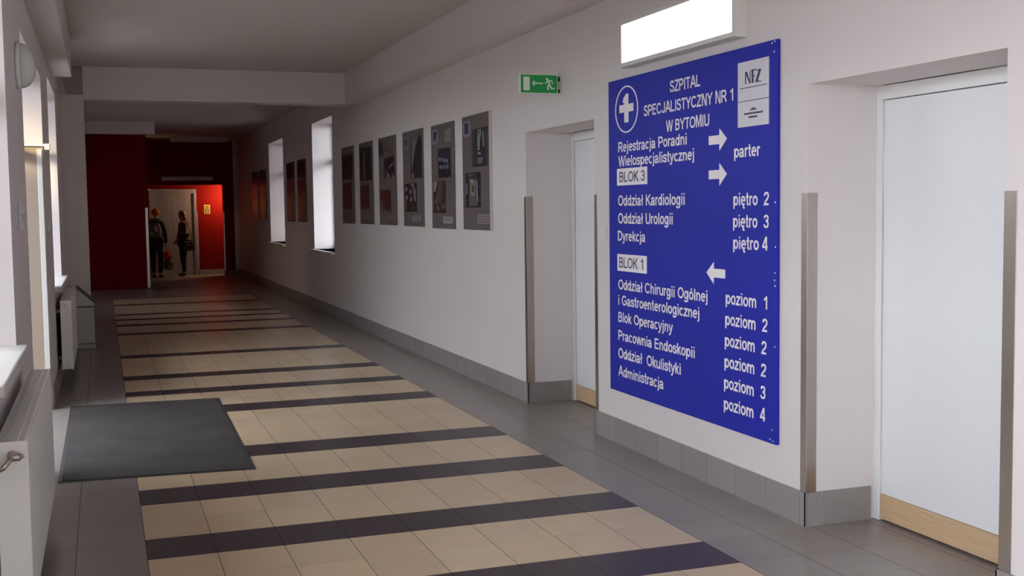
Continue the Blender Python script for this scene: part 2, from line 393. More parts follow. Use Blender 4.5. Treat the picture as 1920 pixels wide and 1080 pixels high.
# ---------------------------------------------------------------- doors on the right
def niche_door(nm, a, c, zt):
    x = W+0.432
    o = thing(nm, (x, (a+c)/2, 0), 'white flush door', 'door'); del o['label'], o['category']; struct(o)
    f = MB(); t = 0.05
    f.box(x-0.012, x+0.05, a, a+t, 0, zt); f.box(x-0.012, x+0.05, c-t, c, 0, zt); f.box(x-0.012, x+0.05, a+t, c-t, zt-0.075, zt)
    f.build('door_frame', M['white_paint'], o, bevel=0.004)
    p = MB(); p.box(x-0.002, x+0.04, a+t+0.004, c-t-0.004, 0.145, zt-0.079); p.build('door_panel', M['door_white'], o, bevel=0.003)
    k = MB(); k.box(x-0.008, x+0.04, a+t+0.004, c-t-0.004, 0.012, 0.143); k.build('kick_board', M['wood'], o, bevel=0.003)
    bk = MB(); bk.box(x+0.05, x+0.20, a-0.1, c+0.1, 0, zt+0.1); bk.build('door_backing', M['black'], o)
    return o
niche_door('door_1', R_OPEN[0][0], R_OPEN[0][1], R_OPEN[0][3])
niche_door('door_2', R_OPEN[1][0], R_OPEN[1][1], R_OPEN[1][3])

# ---------------------------------------------------------------- glazed entrance on the left
a, c, zt = 8.03, 10.66, 2.86
o = thing('door_3', (-0.8, (a+c)/2, 0), 'x', 'door'); del o['label'], o['category']; struct(o)
f = MB(); xa, xb = -0.83, -0.765; t = 0.06
f.box(xa, xb, a, a+t, 0, zt); f.box(xa, xb, c-t, c, 0, zt); f.box(xa, xb, a+t, c-t, zt-t, zt); f.box(xa, xb, a+t, c-t, 2.22, 2.30)
for yy in (a+0.62, c-0.62): f.box(xa, xb, yy-0.03, yy+0.03, 0.05, 2.22)
f.box(xa, xb, a+t, c-t, 0.0, 0.05)
f.build('door_frame', M['pvc'], o, bevel=0.005)
g = MB(); g.box(-0.804, -0.796, a+t, c-t, 0.05, 2.22); g.box(-0.804, -0.796, a+t, c-t, 2.30, zt-t); g.build('door_pane', M['glass'], o)
lf = MB(); lf.box(-0.76, -0.50, 10.585, 10.63, 0.02, 2.24); lf.build('door_leaf', M['leaf'], o, bevel=0.004)
st = MB(); st.box(-0.50, -0.457, 10.58, 10.635, 0.02, 2.24); st.build('leaf_edge', M['sill'], o, bevel=0.004)
tr = MB(); tr.box(-0.765, -0.395, 10.56, 10.655, 2.262, 2.282); tr.box(-0.435, -0.39, 10.55, 10.66, 2.232, 2.284); tr.build('closer_rail', M['pvc'], o, bevel=0.004)
portal(-0.90, a, c, 0.05, zt, 1)

# ---------------------------------------------------------------- steel corner guards
def guard(x, y, sx, sy, z0, z1, label, wx=0.06, wy=0.05, t=0.003, grp='steel corner guards'):
    """L profile wrapped on a corner at (x, y): one flange runs along x by wx*sx, the other along y by wy*sy"""
    b = MB()
    ox, oy = -t*sx, -t*sy
    poly = [(x+ox, y+oy), (x+wx*sx, y+oy), (x+wx*sx, y), (x, y), (x, y+wy*sy), (x+ox, y+wy*sy)]
    b.prism(poly, lambda p, q, d: (p, q, d), z0, z1)
    o = b.build('corner_guard', M['steel'], bevel=0.001)
    return tag(o, label, 'corner guard', grp)
g0 = 0.0135
guard(W-g0+0.0135, 9.235, 1, 1, 0.10, 1.785, 'steel corner guard at the left edge of the far white door niche')
guard(W, 7.79, 1, -1, 0.13, 1.778, 'steel corner guard between the far white door niche and the blue hospital sign')
guard(W, 5.075, 1, 1, 0.105, 1.745, 'wide steel corner guard between the blue hospital sign and the near door niche')
guard(W, 3.697, 1, -1, 0.0, 1.73, 'steel corner guard on the right edge of the nearest white door niche', wy=0.065)
guard(0.975, 26.8, -1, 1, 0.02, 1.80, 'pale steel corner guard on the right edge of the big red partition', wx=0.055)
guard(3.045, 31.3, 1, 1, 0.13, 1.70, 'narrow steel guard on the inner edge of the red pillar by the elevator lobby', wx=0.03, wy=0.03)
guard(W, 30.95, 1, -1, 0.0, 1.80, 'steel guard on the far end corner of the long right wall', wx=0.05, wy=0.05)
b = MB(); b.box(2.425, 2.455, 32.085, 32.1, 0.13, 1.70); tag(b.build('corner_guard', M['steel'], bevel=0.002), 'thin steel guard strip between the elevator frame and the lamplit red wall', 'corner guard', 'steel corner guards')

# ---------------------------------------------------------------- blue hospital sign
SX = W-0.022; S_Y = 7.485
def SP(s, z, d=0.0): return (SX-d, S_Y-s, z)
sign = thing('hospital_sign', (W, S_Y-1.07, 0.39), 'large blue hospital directory board with white Polish lettering on the right wall', 'sign')
b = MB(); b.box(SX, W-0.001, S_Y-2.158, S_Y, 0.383, 2.565); b.build('sign_board', M['sign_blue'], sign, bevel=0.003)
def smooth(pts, n=5):
    out = []
    for i in range(len(pts)-1):
        p0 = pts[max(i-1, 0)]; p1 = pts[i]; p2 = pts[i+1]; p3 = pts[min(i+2, len(pts)-1)]
        for k in range(n):
            t = k/n
            out.append(tuple(0.5*((2*p1[j])+(-p0[j]+p2[j])*t+(2*p0[j]-5*p1[j]+4*p2[j]-p3[j])*t*t+(-p0[j]+3*p1[j]-3*p2[j]+p3[j])*t**3) for j in (0, 1)))
    return out+[pts[-1]]
def oval(cx, cy, rx, ry, a0=0, a1=360, n=22):
    return [(cx+rx*math.cos(math.radians(a0+(a1-a0)*k/n)), cy+ry*math.sin(math.radians(a0+(a1-a0)*k/n))) for k in range(n+1)]
def c(*p): return smooth(list(p))
_bowl = lambda cx, a0=0, a1=360: oval(cx, 0.37, 0.205, 0.30, a0, a1)
_n = lambda x, w: [(x, 0.40)]+c((x, 0.42), (x+w*0.28, 0.62), (x+w*0.62, 0.655), (x+w*0.92, 0.58), (x+w, 0.42))+[(x+w, 0.0)]
_S = c((0.62,0.74),(0.56,0.88),(0.38,0.93),(0.18,0.88),(0.13,0.73),(0.22,0.60),(0.38,0.53),(0.58,0.44),(0.66,0.28),(0.56,0.12),(0.38,0.07),(0.18,0.12),(0.10,0.30))
# glyph: (advance width, list of centre lines); cap height 1, x-height 0.74
GL = {
 ' ': (0.36, []),
 'A': (0.86, [[(0.05,0),(0.40,0.97),(0.46,0.97),(0.81,0)], [(0.20,0.34),(0.66,0.34)]]),
 'B': (0.80, [[(0.13,0),(0.13,1)], [(0.13,0.925)]+c((0.44,0.925),(0.60,0.88),(0.64,0.74),(0.58,0.58),(0.44,0.535))+[(0.13,0.535)], [(0.40,0.535)]+c((0.46,0.535),(0.66,0.47),(0.70,0.30),(0.63,0.13),(0.46,0.075))+[(0.13,0.075)]]),
 'C': (0.88, [oval(0.45,0.5,0.355,0.425,38,322)]), 'D': (0.86, [[(0.13,0),(0.13,1)], [(0.13,0.925)]+c((0.38,0.925),(0.62,0.86),(0.75,0.66),(0.75,0.34),(0.62,0.14),(0.38,0.075))+[(0.13,0.075)]]),
 'E': (0.76, [[(0.13,0),(0.13,1)], [(0.13,0.925),(0.70,0.925)], [(0.13,0.53),(0.65,0.53)], [(0.13,0.075),(0.72,0.075)]]),
 'G': (0.93, [oval(0.46,0.5,0.365,0.425,40,318), [(0.50,0.46),(0.815,0.46),(0.815,0.16)]]),
 'I': (0.32, [[(0.16,0),(0.16,1)]]), 'J': (0.66, [[(0.51,1),(0.51,0.34)]+c((0.51,0.34),(0.48,0.14),(0.31,0.07),(0.14,0.14),(0.10,0.32))]),
 'K': (0.84, [[(0.13,0),(0.13,1)], [(0.76,1),(0.15,0.42)], [(0.34,0.58),(0.78,0)]]), 'L': (0.70, [[(0.13,1),(0.13,0.075),(0.67,0.075)]]),
 'M': (0.96, [[(0.13,0),(0.13,0.98),(0.20,0.98),(0.48,0.10),(0.76,0.98),(0.83,0.98),(0.83,0)]]), 'N': (0.84, [[(0.13,0),(0.13,0.97),(0.20,0.97),(0.64,0.03),(0.71,0.03),(0.71,1)]]),
 'O': (0.94, [oval(0.47,0.5,0.37,0.425)]), 'P': (0.78, [[(0.13,0),(0.13,1)], [(0.13,0.925)]+c((0.44,0.925),(0.62,0.87),(0.68,0.70),(0.62,0.52),(0.44,0.46))+[(0.13,0.46)]]),
 'R': (0.84, [[(0.13,0),(0.13,1)], [(0.13,0.925)]+c((0.46,0.925),(0.64,0.88),(0.69,0.71),(0.63,0.54),(0.46,0.48))+[(0.13,0.48)], [(0.44,0.47),(0.60,0.32),(0.78,0)]]),
 'S': (0.76, [_S]), 'T': (0.74, [[(0.37,0),(0.37,0.925)], [(0.03,0.925),(0.71,0.925)]]), 'U': (0.84, [[(0.13,1),(0.13,0.38)]+c((0.13,0.38),(0.18,0.15),(0.42,0.07),(0.66,0.15),(0.71,0.38))+[(0.71,1)]]),
 'W': (1.14, [[(0.06,1),(0.29,0.05),(0.33,0.05),(0.55,0.95),(0.59,0.95),(0.81,0.05),(0.85,0.05),(1.08,1)]]), 'Y': (0.80, [[(0.06,1),(0.40,0.45),(0.40,0)], [(0.74,1),(0.40,0.45)]]), 'Z': (0.74, [[(0.08,0.925),(0.64,0.925),(0.08,0.075),(0.69,0.075)]]),
 'a': (0.66, [c((0.09,0.50),(0.16,0.62),(0.31,0.665),(0.46,0.60),(0.50,0.46))+[(0.50,0.14),(0.56,0.0)], c((0.50,0.40),(0.30,0.36),(0.13,0.30),(0.09,0.17),(0.18,0.07),(0.33,0.08),(0.46,0.17),(0.50,0.28))]),
 'c': (0.62, [oval(0.32,0.37,0.225,0.30,42,318)]), 'd': (0.70, [_bowl(0.31), [(0.56,0),(0.56,1)]]), 'b': (0.70, [_bowl(0.39), [(0.13,0),(0.13,1)]]),
 'e': (0.66, [[(0.12,0.39),(0.54,0.39)]+oval(0.33,0.37,0.225,0.30,10,318)]), 'g': (0.70, [_bowl(0.31), [(0.56,0.74),(0.56,0.02)]+c((0.56,0.02),(0.51,-0.15),(0.32,-0.21),(0.15,-0.17),(0.11,-0.07))]),
 'h': (0.68, [[(0.13,0),(0.13,1)], _n(0.13,0.42)]), 'i': (0.31, [[(0.155,0),(0.155,0.74)], [(0.155,0.86),(0.155,1.0)]]), 'j': (0.32, [[(0.165,0.74),(0.165,-0.06)]+c((0.165,-0.06),(0.12,-0.18),(0.0,-0.20)), [(0.165,0.86),(0.165,1.0)]]),
 'k': (0.63, [[(0.13,0),(0.13,1)], [(0.54,0.74),(0.16,0.30)], [(0.28,0.44),(0.58,0)]]), 'l': (0.31, [[(0.155,0),(0.155,1)]]), '\u0142': (0.36, [[(0.18,0),(0.18,1)], [(0.02,0.42),(0.34,0.64)]]),
 'm': (1.04, [[(0.13,0),(0.13,0.74)], _n(0.13,0.39), _n(0.52,0.39)]), 'n': (0.68, [[(0.13,0),(0.13,0.74)], _n(0.13,0.42)]), 'o': (0.67, [oval(0.335,0.37,0.235,0.30)]), 'p': (0.70, [_bowl(0.39), [(0.13,0.74),(0.13,-0.27)]]),
 'r': (0.45, [[(0.13,0),(0.13,0.74)], c((0.13,0.40),(0.18,0.58),(0.30,0.66),(0.43,0.64))]), 's': (0.60, [c((0.51,0.52),(0.44,0.63),(0.29,0.67),(0.14,0.62),(0.11,0.51),(0.20,0.42),(0.38,0.36),(0.50,0.28),(0.50,0.15),(0.40,0.08),(0.28,0.07),(0.14,0.12),(0.08,0.23))]),
 't': (0.40, [[(0.19,0.98),(0.19,0.20)]+c((0.19,0.20),(0.22,0.09),(0.37,0.07)), [(0.03,0.67),(0.36,0.67)]]), 'u': (0.68, [[(0.55,0),(0.55,0.74)], [(0.55,0.32)]+c((0.55,0.30),(0.44,0.11),(0.27,0.075),(0.15,0.16),(0.13,0.32))+[(0.13,0.74)]]),
 'w': (0.92, [[(0.05,0.74),(0.24,0.05),(0.28,0.05),(0.44,0.70),(0.48,0.70),(0.64,0.05),(0.68,0.05),(0.87,0.74)]]), 'y': (0.63, [[(0.06,0.74),(0.32,0.04)], [(0.58,0.74),(0.32,0.02)]+c((0.32,0.02),(0.25,-0.14),(0.16,-0.20),(0.05,-0.19))]), 'z': (0.60, [[(0.06,0.665),(0.50,0.665),(0.07,0.075),(0.55,0.075)]]),
 '1': (0.66, [[(0.42,0),(0.42,1.0)], c((0.42,0.95),(0.30,0.80),(0.14,0.71))]), '2': (0.66, [c((0.10,0.70),(0.15,0.86),(0.32,0.93),(0.51,0.86),(0.55,0.68),(0.44,0.48),(0.22,0.28),(0.10,0.075))+[(0.60,0.075)]]),
 '3': (0.66, [c((0.10,0.74),(0.18,0.89),(0.34,0.925),(0.50,0.86),(0.53,0.70),(0.44,0.57),(0.28,0.54)), c((0.28,0.54),(0.48,0.48),(0.56,0.30),(0.48,0.12),(0.32,0.075),(0.15,0.13),(0.08,0.28))]), '4': (0.66, [[(0.47,0),(0.47,0.97),(0.42,0.97),(0.08,0.32),(0.08,0.27),(0.62,0.27)]]),
 'F': (0.70, [[(0.13,0),(0.13,1)], [(0.13,0.925),(0.66,0.925)], [(0.13,0.50),(0.58,0.50)]]),
}
GL['\u00f3'] = (GL['o'][0], GL['o'][1]+[[(0.30,0.82),(0.44,1.02)]])
GL['\u0119'] = (GL['e'][0], GL['e'][1]+[c((0.42,0.08),(0.36,-0.06),(0.40,-0.17),(0.54,-0.18))])
def stroke(pts, h):
    """mitred ribbon round a centre line: list of quads"""
    P = [Vector(p) for p in pts]; P = [p for i, p in enumerate(P) if i == 0 or (p-P[i-1]).length > 1e-4]
    closed = (P[0]-P[-1]).length < 1e-3
    if closed: P = P[:-1]
    n = len(P); L = []; Rr = []
    for i, p in enumerate(P):
        a = P[i-1] if (i > 0 or closed) else None; b = P[(i+1) % n] if (i < n-1 or closed) else None
        d0 = (p-a).normalized() if a is not None else (b-p).normalized(); d1 = (b-p).normalized() if b is not None else d0
        t = (d0+d1); t = t.normalized() if t.length > 1e-3 else d1
        nr = Vector((-t.y, t.x)); m = h/max(0.45, abs(nr.dot(Vector((-d1.y, d1.x)))))
        L.append(p+nr*m); Rr.append(p-nr*m)
    m = n if closed else n-1
    return [(L[i], L[(i+1) % n], Rr[(i+1) % n], Rr[i]) for i in range(m)]
def sign_text(body, s0, s1, base, cap, parent, m, d=0.0015, fn=SP, half=0.082):
    x = 0; quads = []
    for ch in body:
        wd, lines = GL[ch]
        for li, ln in enumerate(lines): quads += [[(q.x+x, q.y, li*0.0006+j*0.00002) for q in qd] for j, qd in enumerate(stroke(ln, half))]
        x += wd
    xs = [q[0] for qd in quads for q in qd]; lo, hi = min(xs), max(xs)
    b = MB()
    for k, qd in enumerate(quads): b.face([fn(s0+(p-lo)/(hi-lo)*(s1-s0), base+q*cap, d+li) for p, q, li in qd])
    return b.build('lettering', m, parent, fix=False)
Z1 = {}
for body, s0, s1, base, cap in [
    ('SZPITAL', 0.939, 1.328, 2.402, 0.071), ('SPECJALISTYCZNY NR 1', 0.567, 1.710, 2.281, 0.070), ('W BYTOMIU', 0.883, 1.437, 2.159, 0.070),
    ('Rejestracja Poradni', 0.165, 1.158, 2.064, 0.070), ('Wielospecjalistycznej', 0.164, 1.250, 1.966, 0.070),
    ('Oddział Kardiologii', 0.156, 1.130, 1.693, 0.073), ('Oddział Urologii', 0.154, 0.970, 1.570, 0.073), ('Dyrekcja', 0.149, 0.579, 1.450, 0.070),
    ('parter', 1.721, 1.997, 1.956, 0.070), ('piętro  2', 1.713, 2.085, 1.685, 0.072), ('piętro  3', 1.710, 2.084, 1.561, 0.072), ('piętro 4', 1.711, 2.072, 1.438, 0.072),
    ('Oddział Chirurgii Ogólnej', 0.151, 1.413, 1.109, 0.070), ('i Gastroenterologicznej', 0.149, 1.313, 1.000, 0.070), ('Blok Operacyjny', 0.148, 0.970, 0.880, 0.070),
    ('Pracownia Endoskopii', 0.146, 1.254, 0.751, 0.070), ('Oddział  Okulistyki', 0.144, 1.072, 0.624, 0.072), ('Administracja', 0.142, 0.836, 0.497, 0.072),
    ('poziom  1', 1.627, 2.070, 1.116, 0.072), ('poziom  2', 1.622, 2.074, 0.992, 0.072), ('poziom  2', 1.617, 2.065, 0.867, 0.072),
    ('poziom  2', 1.613, 2.061, 0.742, 0.072), ('poziom  3', 1.608, 2.056, 0.618, 0.072), ('poziom  4', 1.606, 2.052, 0.493, 0.072)]:
    sign_text(body, s0, s1, base, cap, sign, M['sign_white'])
for body, s0, s1, z0, z1, t0, t1, tb, cap in [('BLOK 3', 0.142, 0.612, 1.834, 1.950, 0.186, 0.581, 1.856, 0.072), ('BLOK 1', 0.140, 0.600, 1.239, 1.357, 0.172, 0.549, 1.262, 0.074)]:
    b = MB(); b.box(SX-0.003, SX, S_Y-s1, S_Y-s0, z0, z1); p = b.build('block_label', M['sign_white'], sign)
    sign_text(body, t0, t1, tb, cap, p, M['navy'], d=0.0045, half=0.062)
def arrow(s0, s1, zc, right):
    L = s1-s0; hw, sw = 0.064, 0.026; hd = 0.085
    pts = [(s0, zc-sw), (s1-hd, zc-sw), (s1-hd, zc-hw), (s1, zc), (s1-hd, zc+hw), (s1-hd, zc+sw), (s0, zc+sw)]
    if not right: pts = [(s0+s1-p, q) for p, q in pts]
    b = MB(); b.prism(pts, lambda p, q, d: SP(p, q, d), 0.0, 0.003); b.build('direction_arrow', M['sign_white'], sign)
arrow(1.432, 1.641, 2.070, True); arrow(1.432, 1.641, 1.868, True); arrow(1.403, 1.620, 1.288, False)
b = MB(); n = 56; cs, cz = 0.299, 2.351; ra, rb = 0.181, 0.160
for k in range(n):
    t0, t1 = 2*PI*k/n, 2*PI*(k+1)/n
    b.prism([(cs+ra*math.cos(t0), cz+rb*math.sin(t0)), (cs+ra*math.cos(t1), cz+rb*math.sin(t1)), (cs+(ra-0.012)*math.cos(t1), cz+(rb-0.010)*math.sin(t1)), (cs+(ra-0.012)*math.cos(t0), cz+(rb-0.010)*math.sin(t0))], lambda p, q, d: SP(p, q, d), 0, 0.003)
b.build('emblem_ring', M['sign_white'], sign)
b = MB()
b.prism([(0.266,2.262),(0.330,2.262),(0.330,2.332),(0.408,2.332),(0.408,2.385),(0.330,2.385),(0.330,2.455),(0.295,2.455),(0.250,2.425),(0.243,2.398),(0.266,2.398),(0.266,2.385),(0.188,2.385),(0.188,2.332),(0.266,2.332)], lambda p, q, d: SP(p, q, d), 0, 0.003)
b.build('emblem_cross', M['sign_white'], sign)
b = MB(); b.box(SX-0.005, SX, S_Y-2.083, S_Y-1.766, 2.122, 2.262); b.box(SX-0.005, SX, S_Y-2.083, S_Y-1.766, 2.266, 2.482); plate = b.build('logo_plate', M['plate_white'], sign)
b = MB()
def NZ(u, v, d): return SP(1.846+u*0.162, 2.357+v*0.068, d)
for poly in ([(0,0),(0,1),(0.05,1),(0.05,0)], [(0.0,1),(0.12,1),(0.33,0),(0.27,0)], [(0.30,0),(0.30,1),(0.34,1),(0.34,0)],
             [(0.42,0.02),(0.42,1.08),(0.53,1.08),(0.53,0.02)], [(0.38,1.08),(0.38,0.98),(0.66,0.98),(0.66,1.08)], [(0.53,0.60),(0.53,0.52),(0.62,0.52),(0.62,0.60)],
             [(0.68,1),(0.68,0.92),(1,0.92),(1,1)], [(0.86,0.92),(1,0.92),(0.80,0.08),(0.66,0.08)], [(0.66,0),(0.66,0.08),(1,0.08),(1,0)]):
    b.prism(poly, NZ, 0.005, 0.0065)
b.build('logo_letters', M['navy'], plate)
b = MB(); b.box(SX-0.0065, SX-0.005, S_Y-2.066, S_Y-1.79, 2.335, 2.339)
for (s, z, l, h) in [(1.895,2.209,0.07,0.004),(1.905,2.214,0.05,0.004),(1.915,2.219,0.03,0.004)]: b.box(SX-0.0065, SX-0.005, S_Y-s-l, S_Y-s, z, z+h)
s = 1.835
for k in range(11):
    l = random.uniform(0.008, 0.017); b.box(SX-0.0065, SX-0.005, S_Y-s-l, S_Y-s, 2.188, 2.198); s += l+0.004
s = 1.882
for k in range(6):
    l = random.uniform(0.008, 0.015); b.box(SX-0.0065, SX-0.005, S_Y-s-l, S_Y-s, 2.168, 2.178); s += l+0.003
b.build('plate_print', M['navy'], plate)
for s, z in [(2.11,2.548),(2.135,2.555),(2.13,2.50),(2.145,1.70),(2.145,1.32),(2.14,1.28),(2.146,1.25),(2.145,0.92),(2.12,0.46),(2.10,0.405),(2.13,0.40),(2.148,1.46)]:
    b = MB(); b.lathe([(0.005,0),(0.005,0.002),(0.003,0.003)], lambda p, q, d, s=s, z=z: SP(s+p, z+q, d), 8); b.build('screw', M['sign_white'], sign)

# ---------------------------------------------------------------- lit box lamp above the sign
LXF = 3.337
lamp = thing('wall_lamp', (W, 6.4, 2.63), 'big rectangular white box lamp, lit, mounted above the blue sign', 'lamp')
b = MB(); y0, y1, z0, z1 = 5.66, 7.135, 2.622, 2.932; fr = 0.027
b.box(LXF, W-0.001, y0, y1, z0, z0+fr); b.box(LXF, W-0.001, y0, y1, z1-fr, z1); b.box(LXF, W-0.001, y0, y0+fr*0.6, z0+fr, z1-fr); b.box(LXF, W-0.001, y1-fr*0.6, y1, z0+fr, z1-fr)
b.build('lamp_frame', M['lamp_body'], lamp, bevel=0.002)
b = MB(); b.box(LXF+0.012, LXF+0.03, y0+fr*0.6, y1-fr*0.6, z0+fr, z1-fr); b.build('diffuser', M['lamp_glow'], lamp)

# ---------------------------------------------------------------- emergency exit sign standing out from the wall
ex = thing('exit_sign', (W, 8.47, 2.57), 'green emergency exit sign with white running figure, standing out from the wall', 'sign')
EX0, EX1, EZ0, EZ1, EY = 3.093, 3.408, 2.575, 2.725, 8.44
b = MB(); b.box(EX0, EX1, EY, EY+0.045, EZ0, EZ1); b.build('sign_housing', M['exit_white'], ex, bevel=0.003)
b = MB(); b.box(EX0+0.006, EX1-0.006, EY-0.002, EY, EZ0+0.006, EZ1-0.006); b.build('sign_face', M['green'], ex)
def EP(u, v, d): return (EX0+u*(EX1-EX0), EY-0.002-d, EZ0+v*(EZ1-EZ0))
b = MB()
b.prism([(0.085,0.16),(0.25,0.16),(0.25,0.86),(0.085,0.86)], EP, 0, 0.001)                      # doorway
b.prism([(0.31,0.53),(0.37,0.66),(0.39,0.64),(0.36,0.56),(0.60,0.56),(0.60,0.50),(0.36,0.50),(0.39,0.41),(0.37,0.39)], EP, 0, 0.001)  # arrow
b.prism([(0.71+0.030*math.cos(2*PI*k/14), 0.76+0.062*math.sin(2*PI*k/14)) for k in range(14)], EP, 0, 0.001)        # head
b.prism([(0.725,0.69),(0.765,0.72),(0.80,0.47),(0.755,0.45)], EP, 0, 0.001)                     # trunk
b.prism([(0.74,0.68),(0.72,0.56),(0.65,0.52),(0.65,0.57),(0.695,0.61),(0.72,0.71)], EP, 0, 0.001) # fore arm
b.prism([(0.77,0.73),(0.845,0.68),(0.875,0.52),(0.85,0.52),(0.825,0.63),(0.76,0.67)], EP, 0, 0.001) # rear arm
b.prism([(0.75,0.48),(0.71,0.40),(0.72,0.18),(0.75,0.18),(0.755,0.36),(0.80,0.45)], EP, 0, 0.001)   # front leg
b.prism([(0.76,0.48),(0.81,0.25),(0.91,0.24),(0.91,0.30),(0.835,0.31),(0.80,0.48)], EP, 0, 0.001)   # rear leg
b.build('pictogram', M['exit_white'], ex)
b = MB(); b.box(EX1, W, EY+0.008, EY+0.037, EZ0+0.10, EZ0+0.135); b.box(EX1, W, EY+0.008, EY+0.037, EZ0+0.012, EZ0+0.035); b.build('bracket', M['black'], ex)
# small wall switch by the sign
sw = thing('light_switch', (W, 7.60, 1.465), 'small white light switch on the wall just left of the blue sign', 'switch')
b = MB(); b.box(W-0.012, W-0.001, 7.562, 7.648, 1.458, 1.540); b.build('switch_plate', M['plastic'], sw, bevel=0.003)
b = MB(); b.box(W-0.017, W-0.012, 7.580, 7.630, 1.473, 1.525); b.build('rocker', M['plastic'], sw, bevel=0.002)

# ---------------------------------------------------------------- photo boards
BOARD_T = 0.016
def board(ynear, yfar, z0, z1, label, photos, edge=False):
    o = thing('photo_board', (W, (ynear+yfar)/2, z0), label, 'photo board', 'photo boards along the right wall')
    x1 = W-0.001; xf = W-BOARD_T
    b = MB(); b.box(xf, x1, ynear, yfar, z0, z1); b.build('backing_panel', M['board'], o, bevel=0.001)
    if edge:
        b = MB(); b.box(xf-0.008, x1, ynear-0.022, ynear-0.001, z0-0.003, z1+0.003); b.build('edge_strip', M['board_edge'], o)
    wd, ht = yfar-ynear, z1-z0
    for nm, (u0, u1, v0, v1), shapes in photos:
        b = MB(); mats = []
        def P(u, v, d):
            uu = u0+u*(u1-u0); vv = v0+v*(v1-v0)
            return (xf-d, yfar-uu*wd, z1-vv*ht)
        for k, (col, poly) in enumerate(shapes):
            m = ink(*col)
            if m not in mats: mats.append(m)
            if poly is None: poly = [(0,0),(0,1),(1,1),(1,0)]
            b.prism(poly, P, 0.0 if k == 0 else 0.001+0.0002*k, 0.0012+0.0002*k, mats.index(m))
        b.build(nm, mats, o)
def R(a, b_, c, d): return [(a,c),(a,d),(b_,d),(b_,c)]
def caption(box, c=(150,142,150), lines=3):
    sh = [(c, None)]
    for k in range(lines):
        v = 0.22+0.26*k; u = 0.10
        while u < 0.86:
            l = random.uniform(0.05, 0.14); sh.append(((70,62,70), R(u, min(0.9, u+l), v, v+0.10))); u += l+0.03
    return ('caption_card', box, sh)
def logo(box, c=(150,142,158)):
    return ('logo_card', box, [(c, None), ((48,44,88), R(0.18,0.82,0.10,0.86)), ((96,92,130), R(0.25,0.75,0.70,0.76))])
zb, zt = 1.487, 2.60
# nearest board
pA = ('photo', (0.36,0.93,0.125,0.455), [((66,58,60), None), ((40,36,42), [(0.30,0.05),(0.14,1),(0.90,1),(0.74,0.05)]), ((120,140,138), [(0.40,0.04),(0.34,0.45),(0.50,0.52),(0.62,0.30),(0.60,0.04)]), ((88,104,92), R(0.42,0.56,0.06,0.16)),
      ((30,28,40), [(0.56,0.20),(0.50,0.60),(0.72,0.60),(0.66,0.30)]), ((96,104,128), R(0.36,0.68,0.76,0.92)), ((150,150,160), R(0.38,0.50,0.50,0.56)), ((140,140,150), R(0.40,0.56,0.62,0.68)), ((170,175,180), [(0.70,0.10),(0.72,0.48),(0.78,0.50),(0.74,0.10)])])
pB = ('photo', (0.115,0.66,0.50,0.805), [((26,25,34), None), ((70,70,84), [(0.14,0.03),(0.14,0.12),(0.66,0.10),(0.66,0.02)]), ((88,84,84), [(0.22,0.16),(0.22,0.95),(0.78,0.95),(0.78,0.16)]), ((140,128,110), R(0.30,0.62,0.22,0.66)), ((60,52,56), R(0.42,0.56,0.36,0.56)), ((166,160,146), R(0.32,0.50,0.20,0.27)),
      ((92,92,98), [(0.36,0.70),(0.22,0.96),(0.78,0.96),(0.64,0.70)]), ((150,160,176), [(0.72,0.26),(0.78,0.84),(0.84,0.84),(0.78,0.26)]), ((150,160,176), [(0.06,0.30),(0.06,0.62),(0.12,0.62),(0.12,0.30)])])
board(10.146, 11.007, 1.482, 2.590, 'grey photo board with a dark corridor photo, nearest board to the exit sign', [logo((0.05,0.29,0.045,0.175)), pA, pB, caption((0.53,0.95,0.865,0.945))], edge=True)
# second
pA = ('photo', (0.32,0.88,0.235,0.515), [((28,25,38), None), ((52,46,66), [(0,0.02),(0.0,0.14),(1.0,0.42),(1.0,0.16)]), ((92,50,44), R(0.72,0.96,0.0,0.06))] + [((120,124,150), R(0.06+0.2*k, 0.20+0.2*k, 0.30+0.03*k, 0.42+0.03*k)) for k in range(4)] + [((110,114,136), R(0.12+0.2*k, 0.24+0.2*k, 0.56, 0.70)) for k in range(4)] + [((86,72,70), [(0.66,0.72),(0.80,0.98),(0.88,0.98),(0.74,0.70)])])
pB = ('photo', (0.09,0.64,0.545,0.850), [((42,32,32), None), ((140,128,124), [(0.0,0.0),(0.0,0.30),(0.14,0.34),(0.34,0.02)])] + [((112-8*k,88-6*k,74-5*k), [(0.50+0.13*k,0.02),(0.06+0.16*k,0.70),(0.16+0.16*k,0.72),(0.58+0.13*k,0.02)]) for k in range(4)] + [((124,76,44), [(0.20,0.86),(0.30,0.74),(0.52,0.86),(0.40,0.98)]), ((92,74,66), [(0.60,0.76),(0.98,0.66),(0.98,0.84),(0.66,0.90)])])
board(11.311, 12.155, 1.480, 2.585, 'grey photo board with a photo of diagonal wooden beams, second left of the exit sign', [logo((0.07,0.30,0.045,0.175)), ('card_or_reflection', (0.64,0.90,0.065,0.185), [((128,120,126), None)]), pA, pB, caption((0.50,0.92,0.885,0.95), (160,154,158), 2)])
